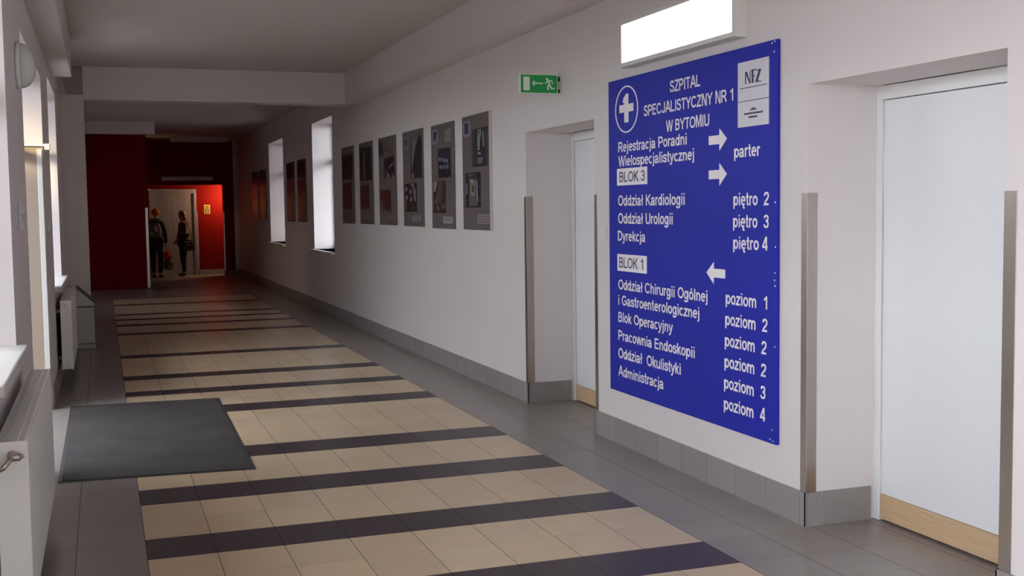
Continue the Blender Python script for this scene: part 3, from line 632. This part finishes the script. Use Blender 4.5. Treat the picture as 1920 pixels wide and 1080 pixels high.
# third
pA = ('photo', (0.42,0.97,0.075,0.500), [((36,26,32), None), ((118,106,108), [(0.02,0.04),(0.14,0.18),(0.06,0.40),(0.14,0.90),(0.22,0.62),(0.34,0.34),(0.74,0.0),(0.30,0.02)]), ((150,140,134), [(0.16,0.88),(0.12,1.0),(0.24,0.96),(0.30,0.88)])])
pB = ('photo', (0.08,0.69,0.55,0.845), [((30,24,26), None)] + [((140,130,132), [(0.10+dx,0.10+dy),(0.04+dx,0.24+dy),(0.16+dx,0.30+dy),(0.24+dx,0.16+dy)]) for dx, dy in ((0,0),(0.02,0.30),(0.36,0.10),(0.40,0.36))] + [((128,118,122), [(0.52,0.02),(0.72,0.20),(0.80,0.60),(0.92,0.66),(0.92,0.24),(0.70,0.02)]), ((116,108,108), [(0.02,0.50),(0.06,0.90),(0.14,0.96),(0.12,0.60)]), ((80,62,50), R(0.52,0.72,0.80,0.94))])
board(12.518, 13.41, 1.490, 2.597, 'grey photo board with black photo of pale rounded shapes, third left of the exit sign', [logo((0.05,0.30,0.06,0.18), (124,114,124)), pA, pB, caption((0.43,0.88,0.885,0.95), (140,132,140), 3)])
# fourth
pA = ('photo', (0.33,0.93,0.15,0.47), [((44,24,32), None), ((104,84,84), [(0.0,0.06),(0.0,0.30),(1.0,0.24),(1.0,0.0)]), ((140,126,140), [(0.20,0.70),(0.36,1.0),(0.56,1.0),(0.44,0.86)]), ((132,120,132), [(0.46,0.62),(0.92,0.44),(0.92,0.50),(0.52,0.68)]), ((120,108,126), [(0.84,0.80),(0.74,1.0),(0.96,1.0)])])
pB = ('photo', (0.07,0.70,0.60,0.84), [((66,44,44), None), ((116,16,20), [(0.02,0.20),(0.30,0.24),(0.98,0.0),(0.98,0.16),(0.66,0.30),(0.30,0.40),(0.20,0.86),(0.08,0.56)]), ((60,14,18), [(0.56,0.30),(0.50,0.92),(0.86,0.88),(0.92,0.14)]), ((124,112,112), [(0.06,0.50),(0.10,0.92),(0.20,0.96),(0.14,0.60)])])
board(13.778, 14.68, 1.493, 2.604, 'grey photo board with a red chair photo at its lower left', [('logo_card', (0.02,0.30,0.06,0.20), [((92,72,78), None), ((64,44,52), R(0.06,0.94,0.04,0.96))]), pA, pB, caption((0.52,0.94,0.885,0.955), (122,104,106), 3)])
# fifth, sixth
pA = ('photo', (0.05,0.95,0.07,0.47), [((24,24,28), None), ((122,118,108), R(0.34,0.42,0.16,0.98)), ((72,72,70), R(0.06,0.34,0.08,0.11)), ((78,76,72), R(0.10,0.28,0.30,0.34)), ((46,44,50), R(0.56,0.98,0.50,0.53))])
pB = ('photo', (0.08,0.72,0.51,0.83), [((46,26,30), None), ((62,20,24), R(0.10,0.86,0.30,0.86)), ((74,60,62), R(0,1,0,0.07))])
board(15.05, 15.87, 1.495, 2.608, 'dark photo board with one thin pale vertical line in its upper photo', [pA, pB, caption((0.52,0.95,0.865,0.95), (84,78,84), 2)])
pA = ('photo', (0.06,0.94,0.10,0.42), [((36,20,26), None), ((52,30,34), R(0.06,0.94,0.02,0.14)), ((28,18,24), R(0.2,0.8,0.3,0.9))])
pB = ('photo', (0.08,0.80,0.47,0.80), [((32,20,24), None), ((50,42,50), [(0.36,0.06),(0.30,0.40),(0.66,0.46),(0.72,0.12)])])
board(16.265, 17.112, 1.493, 2.608, 'darkest maroon photo board, just right of the nearer tall window', [pA, pB, caption((0.50,0.96,0.86,0.945), (84,62,66), 2)])
# four far boards around the farther window
def far_board(a, c, label, tw):
    top = ('photo', (0.05,0.95,0.03,0.28), [((38,26,34), None), ((50,34,40), [(0.1,0.9),(0.5,0.3),(0.9,0.9)])])
    mid = ('photo', (0.05,0.95,0.335,0.535), [((44,16,22), None), ((58,22,26), R(0.1,0.6,0.2,0.7))])
    low_reflection = ('photo', (0.05,0.95,0.555,0.985), [((112,86,70), None), ((140,112,88), [(0.05,0.10),(0.15,0.92),(0.55,0.92),(0.50,0.16)]), ((92,66,58), R(0.55,0.92,0.55,0.9)), ((132,108,92), [(0.70,0.05),(0.80,0.5),(0.90,0.5),(0.86,0.02)])])  # window reflection on the lower half, painted in as a tan picture
    board(a, c, 1.485, 2.605, label, [top, ('card_or_reflection', (0.05,0.95,0.29,0.325), [((120,108,118), None)]), mid, low_reflection])  # pale strip paints in the reflected window bar
far_board(20.34, 21.27, 'photo board with tan painted window reflection, just left of the nearer tall window', 0)
far_board(21.64, 22.56, 'photo board with tan painted window reflection, just right of the farther tall window', 0)
far_board(25.54, 26.60, 'photo board just left of the farther tall window, tan painted reflection at its foot', 0)
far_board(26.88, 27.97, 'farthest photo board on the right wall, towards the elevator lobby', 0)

# ---------------------------------------------------------------- left side: globe lamp, switches, radiators, bin, mat
lp = thing('globe_lamp', (XL, 7.57, 2.58), 'round white dome lamp high on the left wall pier, unlit', 'lamp')
def LP(yc, zc): return lambda p, q, d: (XL+d, yc+p, zc+q)
b = MB(); b.lathe([(0.135,0.001),(0.142,0.006),(0.142,0.022),(0.136,0.026)], LP(7.57,2.58), 40); b.build('lamp_base', M['white_paint'], lp)
b = MB(); b.lathe([(0.134*math.cos(t), 0.026+0.085*math.sin(t)) for t in [PI/2*k/12 for k in range(12)]]+[(0.004,0.111)], LP(7.57,2.58), 40); b.build('lamp_shade', M['opal'], lp)
def left_switch(yc, zc, label, two):
    o = thing('light_switch', (XL, yc, zc), label, 'switch')
    h = 0.085 if two else 0.045
    b = MB(); b.box(XL+0.001, XL+0.012, yc-0.042, yc+0.042, zc-h, zc+h); b.build('switch_plate', M['plastic'], o, bevel=0.004)
    for dz in ((-0.042, 0.042) if two else (0,)):
        b = MB(); b.prism([(yc-0.030, zc+dz-0.03), (yc+0.030, zc+dz-0.03), (yc+0.030, zc+dz+0.03), (yc-0.030, zc+dz+0.03)], lambda p, q, d: (XL+0.012+d*(1.0 if q < zc+dz else 0.35), p, q), 0, 0.016); b.build('rocker', M['plastic'], o, bevel=0.003)
left_switch(7.25, 1.675, 'double white light switch on the left wall pier below the dome lamp', True)
left_switch(10.95, 1.575, 'small white switch on the left wall just past the entrance', False)

def radiator(y0, y1, xf, xb, z0, z1, label, valve):
    o = thing('radiator', ((xf+xb)/2, (y0+y1)/2, z0), label, 'radiator', 'white panel radiators under the left windows')
    b = MB(); b.box(xf-0.016, xf, y0+0.006, y1-0.006, z0, z1-0.006); b.build('front_panel', M['rad'], o, bevel=0.006)
    b = MB(); b.box(xb, xb+0.014, y0+0.006, y1-0.006, z0, z1-0.006); b.build('rear_panel', M['rad'], o, bevel=0.005)
    for ya, yb in ((y0, y0+0.006), (y1-0.006, y1)):
        b = MB(); b.box(xb, xf-0.002, ya, yb, z0+0.01, z1-0.003); b.build('side_panel', M['rad'], o, bevel=0.002)
    b = MB(); b.box(xb+0.02, xf-0.022, y0+0.01, y1-0.01, z0+0.03, z1-0.05)
    b.build('convector_core', M['dark_gap'], o)
    b = MB(); k = int((y1-y0)/0.026)
    b.box(xb+0.002, xb+0.010, y0+0.004, y1-0.004, z1-0.012, z1); b.box(xf-0.012, xf-0.001, y0+0.004, y1-0.004, z1-0.016, z1)
    for q in (0.36, 0.68): xx = xb+(xf-xb)*q; b.box(xx-0.003, xx+0.003, y0+0.006, y1-0.006, z1-0.012, z1-0.001)
    for i in range(k+1):
        yy = y0+0.008+(y1-y0-0.016)*i/k; b.box(xb+0.006, xf-0.006, yy-0.0065, yy+0.0065, z1-0.011, z1-0.002)
    b.build('top_grille', M['grille'], o)
    for zz in (z1-0.055, z0+0.055):
        b = MB(); b.lathe([(0.018,0),(0.018,0.010),(0.012,0.014)], lambda p, q, d, zz=zz: ((xf+xb)/2+p, y0-d, zz+q), 16); b.build('end_plug', M['valve'] if valve else M['rad'], o)
    if valve:
        zc = z1-0.058; xc = (xf+xb)/2
        b = MB(); b.tube([(xc,y0-0.01,zc),(xc,y0-0.045,zc)], 0.011, 12); b.tube([(xc-0.012,y0-0.04,zc),(xc+0.03,y0-0.04,zc+0.004)], [0.014,0.017], 14); b.tube([(xc+0.03,y0-0.04,zc+0.004),(xc+0.045,y0-0.04,zc+0.006)], [0.012,0.006], 12)
        b.tube([(xc,y0-0.045,zc),(xc-0.03,y0-0.05,zc-0.035),(xc-0.068,y0-0.05,zc-0.05)], 0.010, 12); b.build('valve', M['valve'], o)
    # brackets that carry it on the wall
    b = MB()
    for yy in (y0+0.25, y1-0.25):
        b.box(XL+0.0005, xb+0.001, yy-0.02, yy+0.02, z0+0.08, z0+0.11); b.box(XL+0.0005, xb+0.001, yy-0.02, yy+0.02, z1-0.14, z1-0.11)
    b.build('bracket', M['rad'], o)
    return o
radiator(4.72, 6.88, -0.297, -0.410, 0.15, 0.825, 'long white radiator in the left foreground with slotted silver top grille', True)
radiator(11.90, 14.0, -0.305, -0.408, 0.17, 0.852, 'farther white radiator below the window, in front of the steel bin', False)

bn = thing('waste_bin', (-0.28, 15.47, 0), 'steel waste bin with sloping lid beside the farther radiator', 'bin')
BX0, BX1, BY0, BY1 = -0.425, -0.13, 15.30, 15.62
b = MB(); b.box(BX0, BX1, BY0, BY1, 0.055, 0.515); b.build('bin_body', M['bin'], bn, bevel=0.012)
b = MB(); b.box(BX0-0.003, BX1+0.003, BY0-0.003, BY1+0.003, 0.0, 0.055); b.build('bin_foot', M['bin'], bn, bevel=0.005)
b = MB(); b.prism([(BX0,0.525),(BX1+0.012,0.525),(BX1+0.012,0.565),(-0.325,0.755),(BX0,0.755)], lambda p, q, d: (p, d, q), BY0-0.004, BY1+0.004); b.build('bin_lid', M['bin'], bn, bevel=0.006)
b = MB()
for ya, yb in ((BY0-0.012, BY0+0.016), (BY1-0.016, BY1+0.012)):
    b.prism([(-0.33,0.770),(-0.325,0.782),(BX1+0.030,0.572),(BX1+0.030,0.525),(BX1+0.018,0.525),(BX1+0.016,0.566)], lambda p, q, d: (p, d, q), ya, yb)
b.prism([(-0.327,0.762),(-0.327,0.772),(BX1+0.022,0.572),(BX1+0.016,0.566)], lambda p, q, d: (p, d, q), BY0+0.016, BY1-0.016)
b.build('lid_flap', M['bin_dark'], bn)
b = MB(); b.box(BX0+0.005, BX1-0.005, BY0+0.005, BY1-0.005, 0.515, 0.526); b.build('lid_seam', M['bin_dark'], bn)

mt = thing('door_mat', (0.3, 9.1, 0), 'large dark grey entrance mat lying across the striped tile floor', 'mat')
def MQ(x, y): return (x, y)
c4 = [(-0.318,7.665), (0.897,7.566), (0.945,10.62), (-0.312,10.69)]
cx = sum(p[0] for p in c4)/4; cy = sum(p[1] for p in c4)/4
b = MB(); b.prism(c4, lambda p, q, d: (p, q, d), 0.0005, 0.005); b.build('rubber_rim', M['mat_rim'], mt)
inn = [(cx+(p[0]-cx)*0.965, cy+(p[1]-cy)*0.988) for p in c4]
b = MB(); b.prism(inn, lambda p, q, d: (p, q, d), 0.004, 0.009); b.build('pile', M['mat'], mt, bevel=0.002)

# ---------------------------------------------------------------- elevator and far lamps
el = thing('elevator', (1.81, 32.1, 0), 'brushed steel elevator doors with steel frame at the far end of the hall', 'elevator')
b = MB(); b.box(1.20, 1.27, 32.06, 32.14, 0, 2.30); b.box(2.35, 2.42, 32.06, 32.14, 0, 2.30); b.box(1.27, 2.35, 32.06, 32.14, 2.19, 2.30); b.build('elevator_frame', M['lift_steel'], el, bevel=0.004)
for x0, x1 in ((1.27, 1.768), (1.772, 2.35)):
    b = MB(); b.box(x0, x1, 32.105, 32.13, 0.0, 2.19)
    b.build('elevator_door', M['lift_steel'], el, bevel=0.002)
b = MB(); b.box(1.21, 2.41, 32.131, 32.16, 0, 2.25); b.build('shaft_backing', M['black'], el)
l1 = thing('ceiling_lamp', (2.38, 29.9, 3.44), 'unlit fluorescent strip lamp on the ceiling before the dark red wall', 'lamp')
b = MB(); b.box(1.67, 3.08, 29.83, 30.02, 3.525, 3.559); b.build('lamp_housing', M['lamp_body'], l1, bevel=0.004)
b = MB(); b.box(1.68, 3.07, 29.84, 30.01, 3.44, 3.526); b.build('lamp_cover', M['opal'], l1, bevel=0.006)
l2 = thing('strip_lamp', (2.15, 31.25, 2.55), 'unlit strip lamp with white grille on the red wall above the elevator', 'lamp')
b = MB(); b.box(1.505, 2.80, 31.23, 31.299, 2.515, 2.615); b.build('lamp_housing', M['lamp_body'], l2, bevel=0.004)
b = MB()
for k in range(44): x = 1.515+1.275*k/43; b.box(x-0.004, x+0.004, 31.205, 31.231, 2.525, 2.605)
for z in (2.525, 2.565, 2.600): b.box(1.51, 2.795, 31.205, 31.231, z-0.004, z+0.004)
b.build('lamp_grille', M['plastic'], l2)
# lamp that lights the elevator lobby, on the back of the red pillar
ls = thing('wall_sconce', (3.25, 31.47, 2.1), 'small lobby lamp on the rear of the red pillar', 'lamp')
b = MB(); b.box(3.14, 3.30, 31.421, 31.45, 2.12, 2.30); b.build('sconce_back', M['lamp_body'], ls)
b = MB(); b.ellipsoid((3.22, 31.50, 2.21), (0.07, 0.05, 0.08), mi=0); b.build('sconce_glass', mat('sconce_glow', (0.9, 0.8, 0.6), emit=(1.0, 0.66, 0.30), es=6.0), ls)
pl = bpy.data.lights.new('lobby_light', 'POINT'); pl.energy = 44; pl.color = (1.0, 0.70, 0.40); pl.shadow_soft_size = 0.06
po = bpy.data.objects.new('lobby_light', pl); C.objects.link(po); po.location = (3.16, 31.56, 2.15)
nt_ = thing('notice', (2.70, 32.09, 1.63), 'small yellow framed notice on the lamplit red wall right of the elevator', 'notice')
b = MB(); b.box(2.616, 2.777, 32.085, 32.099, 1.636, 1.883); b.build('notice_frame', M['gold'], nt_, bevel=0.003)
b = MB(); b.box(2.64, 2.753, 32.082, 32.086, 1.665, 1.855); nf = b.build('notice_sheet', M['scarf'], nt_)
b = MB()
NP = lambda p, q, d: (2.64+p*0.113, 32.082-d, 1.665+q*0.19)
b.prism([(0.1,0.9),(0.3,0.9),(0.55,0.6),(0.4,0.55)], NP, 0, 0.002); b.prism([(0.1,0.45),(0.35,0.7),(0.45,0.6),(0.15,0.35)], NP, 0, 0.002); b.prism([(0.3,0.12),(0.7,0.12),(0.75,0.4),(0.6,0.3),(0.45,0.3)], NP, 0, 0.002); b.prism([(0.72,0.5),(0.8,0.9),(0.92,0.9),(0.85,0.5)], NP, 0, 0.002)
b.build('notice_print', M['gold'], nf)

# ---------------------------------------------------------------- people
def skinned(name, verts, edges, radii, m, parent, sub=2, root=0):
    me = bpy.data.meshes.new(name); me.from_pydata([tuple(v) for v in verts], edges, [])
    o = bpy.data.objects.new(name, me); C.objects.link(o)
    sk = o.modifiers.new('skin', 'SKIN'); sk.use_smooth_shade = True; sk.branch_smoothing = 0.6
    for i, r in enumerate(radii):
        d = me.skin_vertices[0].data[i]; d.radius = r if isinstance(r, tuple) else (r, r); d.use_root = (i == root)
    ss = o.modifiers.new('sub', 'SUBSURF'); ss.levels = sub; ss.render_levels = sub
    bpy.context.view_layer.update()
    me2 = bpy.data.meshes.new_from_object(o.evaluated_get(bpy.context.evaluated_depsgraph_get()))
    C.objects.unlink(o); bpy.data.objects.remove(o)
    for p in me2.polygons: p.use_smooth = True
    me2.materials.clear(); me2.materials.append(m)
    o = bpy.data.objects.new(name, me2); C.objects.link(o); attach(o, parent)
    return o
def person(px, py, face, label, hgt=1.70, arms=None, look=0.0, step=0.0, top='brown_cloth', lower='black_cloth', hem=0.80, hair='hair', long_hair=True, hat=None, collar=None):
    """local frame: +f is where the person faces, +s is the person's left; face = heading in degrees from +X"""
    root = thing('person', (px, py, 0), label, 'person')
    a = math.radians(face); F = Vector((math.cos(a), math.sin(a), 0)); S = Vector((-math.sin(a), math.cos(a), 0)); k = hgt/1.70
    O = Vector((px, py, 0))
    def Q(f, s, z): return O + F*f*k + S*s*k + Vector((0, 0, z*k))
    la = math.radians(look)
    HF = (F*math.cos(la)+S*math.sin(la)); HS = (S*math.cos(la)-F*math.sin(la))
    hc = Q(0.035, 0, 1.575)
    def H(f, s, z): return hc + HF*f*k + HS*s*k + Vector((0, 0, z*k))
    hipz, kz, az = 0.90, 0.48, 0.085
    V = [Q(0,0,0.95), Q(0.0,0,1.10), Q(0.01,0,1.27), Q(0.005,0,1.39), Q(0.015,0,1.45), Q(0.03,0,1.52), H(0.0,0,0.02), H(0.0,0,0.085)]
    E_ = [(0,1),(1,2),(2,3),(3,4),(4,5),(5,6),(6,7)]
    Rr = [(0.125,0.10),(0.115,0.085),(0.135,0.10),(0.11,0.085),0.052,0.056,(0.078,0.092),(0.060,0.070)]
    def limb(pts, rad, par):
        i = par
        for p, r in zip(pts, rad): V.append(p); Rr.append(r*k); E_.append((i, len(V)-1)); i = len(V)-1
        return i
    legs = []
    for sg in (1, -1):
        fo = step*sg
        pts = [Q(0,0.085*sg,0.88), Q(0.025+fo*0.45,0.092*sg,kz), Q(-0.01+fo,0.095*sg,az), Q(0.05+fo,0.10*sg,0.045), Q(0.13+fo,0.11*sg,0.035)]
        limb(pts, [0.085,0.055,0.038,0.036,0.026], 0); legs.append(pts)
    armp = []
    for sg, (el_, wr_) in zip((1, -1), arms):
        sh = Q(0,0.165*sg,1.385); el = Q(*el_); wr = Q(*wr_)
        d = (wr-el).normalized(); pm = wr + d*0.055*k
        i = limb([sh, el, wr, pm], [0.052,0.040,0.026,0.030], 3); armp.append((sh, el, wr, pm))
        side = d.cross(F)
        side = side.normalized() if side.length > 0.1 else S
        for q in range(4):
            o_ = side*(q-1.5)*0.019*k; cur = F*0.012*k
            limb([pm + o_ + d*0.03*k, pm + o_*1.05 + d*(0.062-0.006*abs(q-1.3))*k + cur, pm + o_*1.05 + d*(0.080-0.008*abs(q-1.3))*k + cur*2.4], [0.0088,0.0080,0.0068], i)
        limb([wr + side*0.028*k + d*0.025*k, wr + side*0.042*k + d*0.058*k + cur], [0.010,0.0085], i-1)
    body = skinned('body', V, E_, Rr, M['skin'], root)
    # face
    b = MB(); b.prism([(-0.012,-0.012),(0.012,-0.012),(0.006,0.028),(-0.006,0.028)], lambda p, q, d: tuple(H(0.078+d*(1.0 if q < 0 else 0.3), p, q+0.02)), 0, 0.026); b.build('nose', M['skin'], root, bevel=0.004)
    for sg in (1, -1):
        b = MB(); b.ellipsoid(H(0.076, 0.031*sg, 0.045), (0.012*k,0.012*k,0.009*k), 10, 6); b.build('eye', M['black'], root)
        b = MB(); b.ellipsoid(H(-0.005, 0.080*sg, 0.03), (0.014*k,0.014*k,0.032*k), 10, 8); b.build('ear', M['skin'], root)
    b = MB(); b.ellipsoid(H(0.076, 0, -0.028), (0.012*k,0.022*k,0.007*k), 12, 6); b.build('mouth', M['bag_dark'], root)
    # coat: torso and sleeves
    V2 = [Q(0,0,0.98), Q(0,0,1.12), Q(0.01,0,1.27), Q(0.005,0,1.38), Q(0.01,0,1.44), Q(0,0,hem)]
    E2 = [(0,1),(1,2),(2,3),(3,4),(0,5)]; R2 = [(0.160*k,0.130*k),(0.145*k,0.115*k),(0.160*k,0.125*k),(0.14*k,0.11*k),0.075*k,(0.23*k,0.20*k)]
    for sh, el, wr, pm in armp:
        j = len(V2); V2 += [sh, el, wr]; R2 += [0.072*k, 0.060*k, 0.046*k]; E2 += [(3,j),(j,j+1),(j+1,j+2)]
    skinned('coat', V2, E2, R2, M[top], root)
    V3 = [Q(0,0,0.96)]; E3 = []; R3 = [(0.145*k,0.118*k)]
    for pts in legs:
        j = len(V3); V3 += [pts[0], pts[1], pts[2]+Vector((0,0,0.02))]; R3 += [0.098*k, 0.070*k, 0.055*k]; E3 += [(0,j),(j,j+1),(j+1,j+2)]
    skinned('trousers', V3, E3, R3, M[lower], root)
    for pts in legs:
        ank, ball, toe = pts[2], pts[3], pts[4]; dd = (toe-ank); dd.z = 0; dd.normalize()
        hl = ank - dd*0.035*k
        skinned('shoe', [Vector((hl.x,hl.y,0.045)), Vector((ank.x,ank.y,0.055))+dd*0.02, Vector((ball.x,ball.y,0.045))+dd*0.02, Vector((toe.x,toe.y,0.032))+dd*0.03], [(0,1),(1,2),(2,3)], [(0.042*k,0.044),(0.045*k,0.054),(0.047*k,0.044),(0.034*k,0.030)], M['shoe'], root)
    if hat:
        b = MB(); cc = H(-0.012,0,0.075); b.ellipsoid(cc, (0.108*k,0.104*k,0.105*k), 24, 14, mod=lambda d: 1.0 if d.z > -0.35 else 0.86); b.build('hood', M[hat], root)
    else:
        b = MB(); cc = H(-0.022,0,0.055); b.ellipsoid(cc, (0.104*k,0.104*k,0.112*k), 24, 14, mod=lambda d: 1.0 - (0.22 if (d.x*HF.x+d.y*HF.y) > 0.35 and d.z < 0.35 else 0)); b.build('hair', M[hair], root)
        if long_hair:
            skinned('hair_lengths', [H(-0.055,0,0.06), H(-0.075,0.01,-0.03), H(-0.075,0,-0.12), H(-0.062,0,-0.20)], [(0,1),(1,2),(2,3)], [(0.11*k,0.075*k),(0.115*k,0.07*k),(0.10*k,0.06*k),(0.06*k,0.035*k)], M[hair], root)
    if collar:
        skinned('scarf', [Q(0.075,0.03,1.435),Q(0.05,0.085,1.455),Q(-0.05,0.08,1.47),Q(-0.075,0,1.475),Q(-0.05,-0.08,1.47),Q(0.05,-0.085,1.455),Q(0.075,-0.03,1.435),Q(-0.09,0.0,1.40)], [(0,1),(1,2),(2,3),(3,4),(4,5),(5,6),(3,7)], [0.038*k]*7+[0.05*k], M[collar], root)
    return root, Q, H, armp
woman, WQ, WH, warms = person(2.03, 31.62, 200, 'woman with auburn hair in a brown jacket and black trousers, standing before the elevator', 1.70,
    arms=[((0.05,0.21,1.13), (0.19,0.14,0.99)), ((-0.03,-0.215,1.13), (0.10,-0.20,0.94))], look=20, step=0.05, hem=0.84)
man, MQ_, MH, marms = person(1.32, 31.15, 75, 'person in a dark coat and orange hood, seen from behind beside the red partition', 1.74,
    arms=[((-0.02,0.215,1.13), (0.06,0.21,0.88)), ((-0.02,-0.225,1.13), (0.03,-0.235,0.86))], look=-20, step=0.07, top='black_cloth', hem=0.72, hat='orange_knit', collar='scarf')
# handbag at the woman's hip
hb = thing('handbag', tuple(WQ(0.02,0.24,0.72)), 'black shoulder bag hanging at the hip of the woman in the brown jacket', 'bag')
b = MB()
def HBP(p, q, d): return tuple(WQ(p, 0.225+d, q))
b.prism([(-0.16,0.68),(0.15,0.66),(0.17,0.80),(0.12,0.92),(-0.11,0.93),(-0.17,0.82)], HBP, 0.0, 0.09); b.build('bag_body', M['black_cloth'], hb, bevel=0.02)
b = MB(); b.tube([WQ(-0.10,0.27,0.92), WQ(-0.09,0.25,1.15), WQ(-0.03,0.175,1.465), WQ(0.07,0.24,1.20), WQ(0.11,0.27,0.91)], 0.010, 8); b.build('strap', M['black_cloth'], hb)
b = MB(); b.box(-0.02,0.02,-0.004,0.004,-0.012,0.012); cl = b.build('clasp', M['reflect'], hb); cl.parent = hb; cl.matrix_parent_inverse = Matrix(); cl.location = Vector(WQ(0.02,0.318,0.84)) - Vector(hb.location); cl.rotation_euler = (0,0,math.radians(200))
# backpack on the man's back
bk = thing('backpack', tuple(MQ_(-0.2,0,0.95)), 'dark backpack with silver reflective strips on the back of the hooded person', 'backpack')
def BP(p, q, d): return tuple(MQ_(-0.135-d, p, q))
b = MB(); b.prism([(-0.15,1.00),(-0.17,1.08),(-0.165,1.28),(-0.12,1.38),(0.12,1.38),(0.165,1.28),(0.17,1.08),(0.15,1.00)], BP, 0.0, 0.15); b.build('pack_body', M['pack'], bk, bevel=0.035)
b = MB(); b.prism([(-0.11,1.02),(-0.125,1.05),(-0.12,1.17),(0.12,1.17),(0.125,1.05),(0.11,1.02)], BP, 0.14, 0.19); b.build('front_pocket', M['scarf'], bk, bevel=0.02)
for z, p0, p1, d in ((1.30,-0.11,-0.02,0.152), (1.245,-0.12,-0.02,0.152), (1.19,-0.12,-0.03,0.152), (1.12,-0.01,0.06,0.192)):
    b = MB(); b.prism([(p0,z-0.016),(p1,z-0.016),(p1,z+0.016),(p0,z+0.016)], BP, d-0.012, d+0.003); b.build('reflective_strip', M['reflect'], bk)
for sg in (1,-1):
    b = MB(); b.tube([MQ_(-0.14,0.09*sg,1.36), MQ_(-0.06,0.115*sg,1.485), MQ_(0.09,0.12*sg,1.44), MQ_(0.145,0.13*sg,1.25), MQ_(0.02,0.185*sg,1.07), MQ_(-0.14,0.13*sg,1.04)], 0.016, 8); b.build('strap', M['pack'], bk)
# red carrier bag in the man's right hand
hand = marms[1][3]
cb = thing('carrier_bag', (hand.x, hand.y, 0.22), 'red and orange carrier bag held by the hooded person near the elevator', 'bag')
hx, hy, hz = hand.x+0.03, hand.y, hand.z-0.05
b = MB()
b.tube([(hx-0.05,hy-0.02,0.66),(hx-0.012,hy-0.012,hz),(hx+0.012,hy-0.012,hz),(hx+0.06,hy-0.02,0.66)], 0.006, 8); b.tube([(hx-0.05,hy+0.03,0.66),(hx-0.012,hy+0.012,hz),(hx+0.012,hy+0.012,hz),(hx+0.06,hy+0.03,0.66)], 0.006, 8); b.build('handle', M['bag_red'], cb)
b = MB(); b.lathe([(0.07,0.46),(0.10,0.50),(0.105,0.60),(0.085,0.67),(0.075,0.68)], lambda p, q, d: (hx+p*1.05, hy+q*0.62, d), 20); b.build('bag_top', M['bag_red'], cb)
b = MB(); b.lathe([(0.06,0.20),(0.11,0.23),(0.115,0.36),(0.085,0.45),(0.07,0.465)], lambda p, q, d: (hx+p*1.1, hy+q*0.65, d), 20); b.build('bag_bottom', M['bag_dark'], cb)
for x, z, r in ((0.02,0.59,0.032),(0.04,0.275,0.03)):
    b = MB(); b.lathe([(r,0),(r*0.9,0.012),(r*0.3,0.016)], lambda p, q, d, x=x, z=z: (hx+x+p, hy-0.055-d, z+q), 14); b.build('orange_patch', M['bag_orange'], cb)
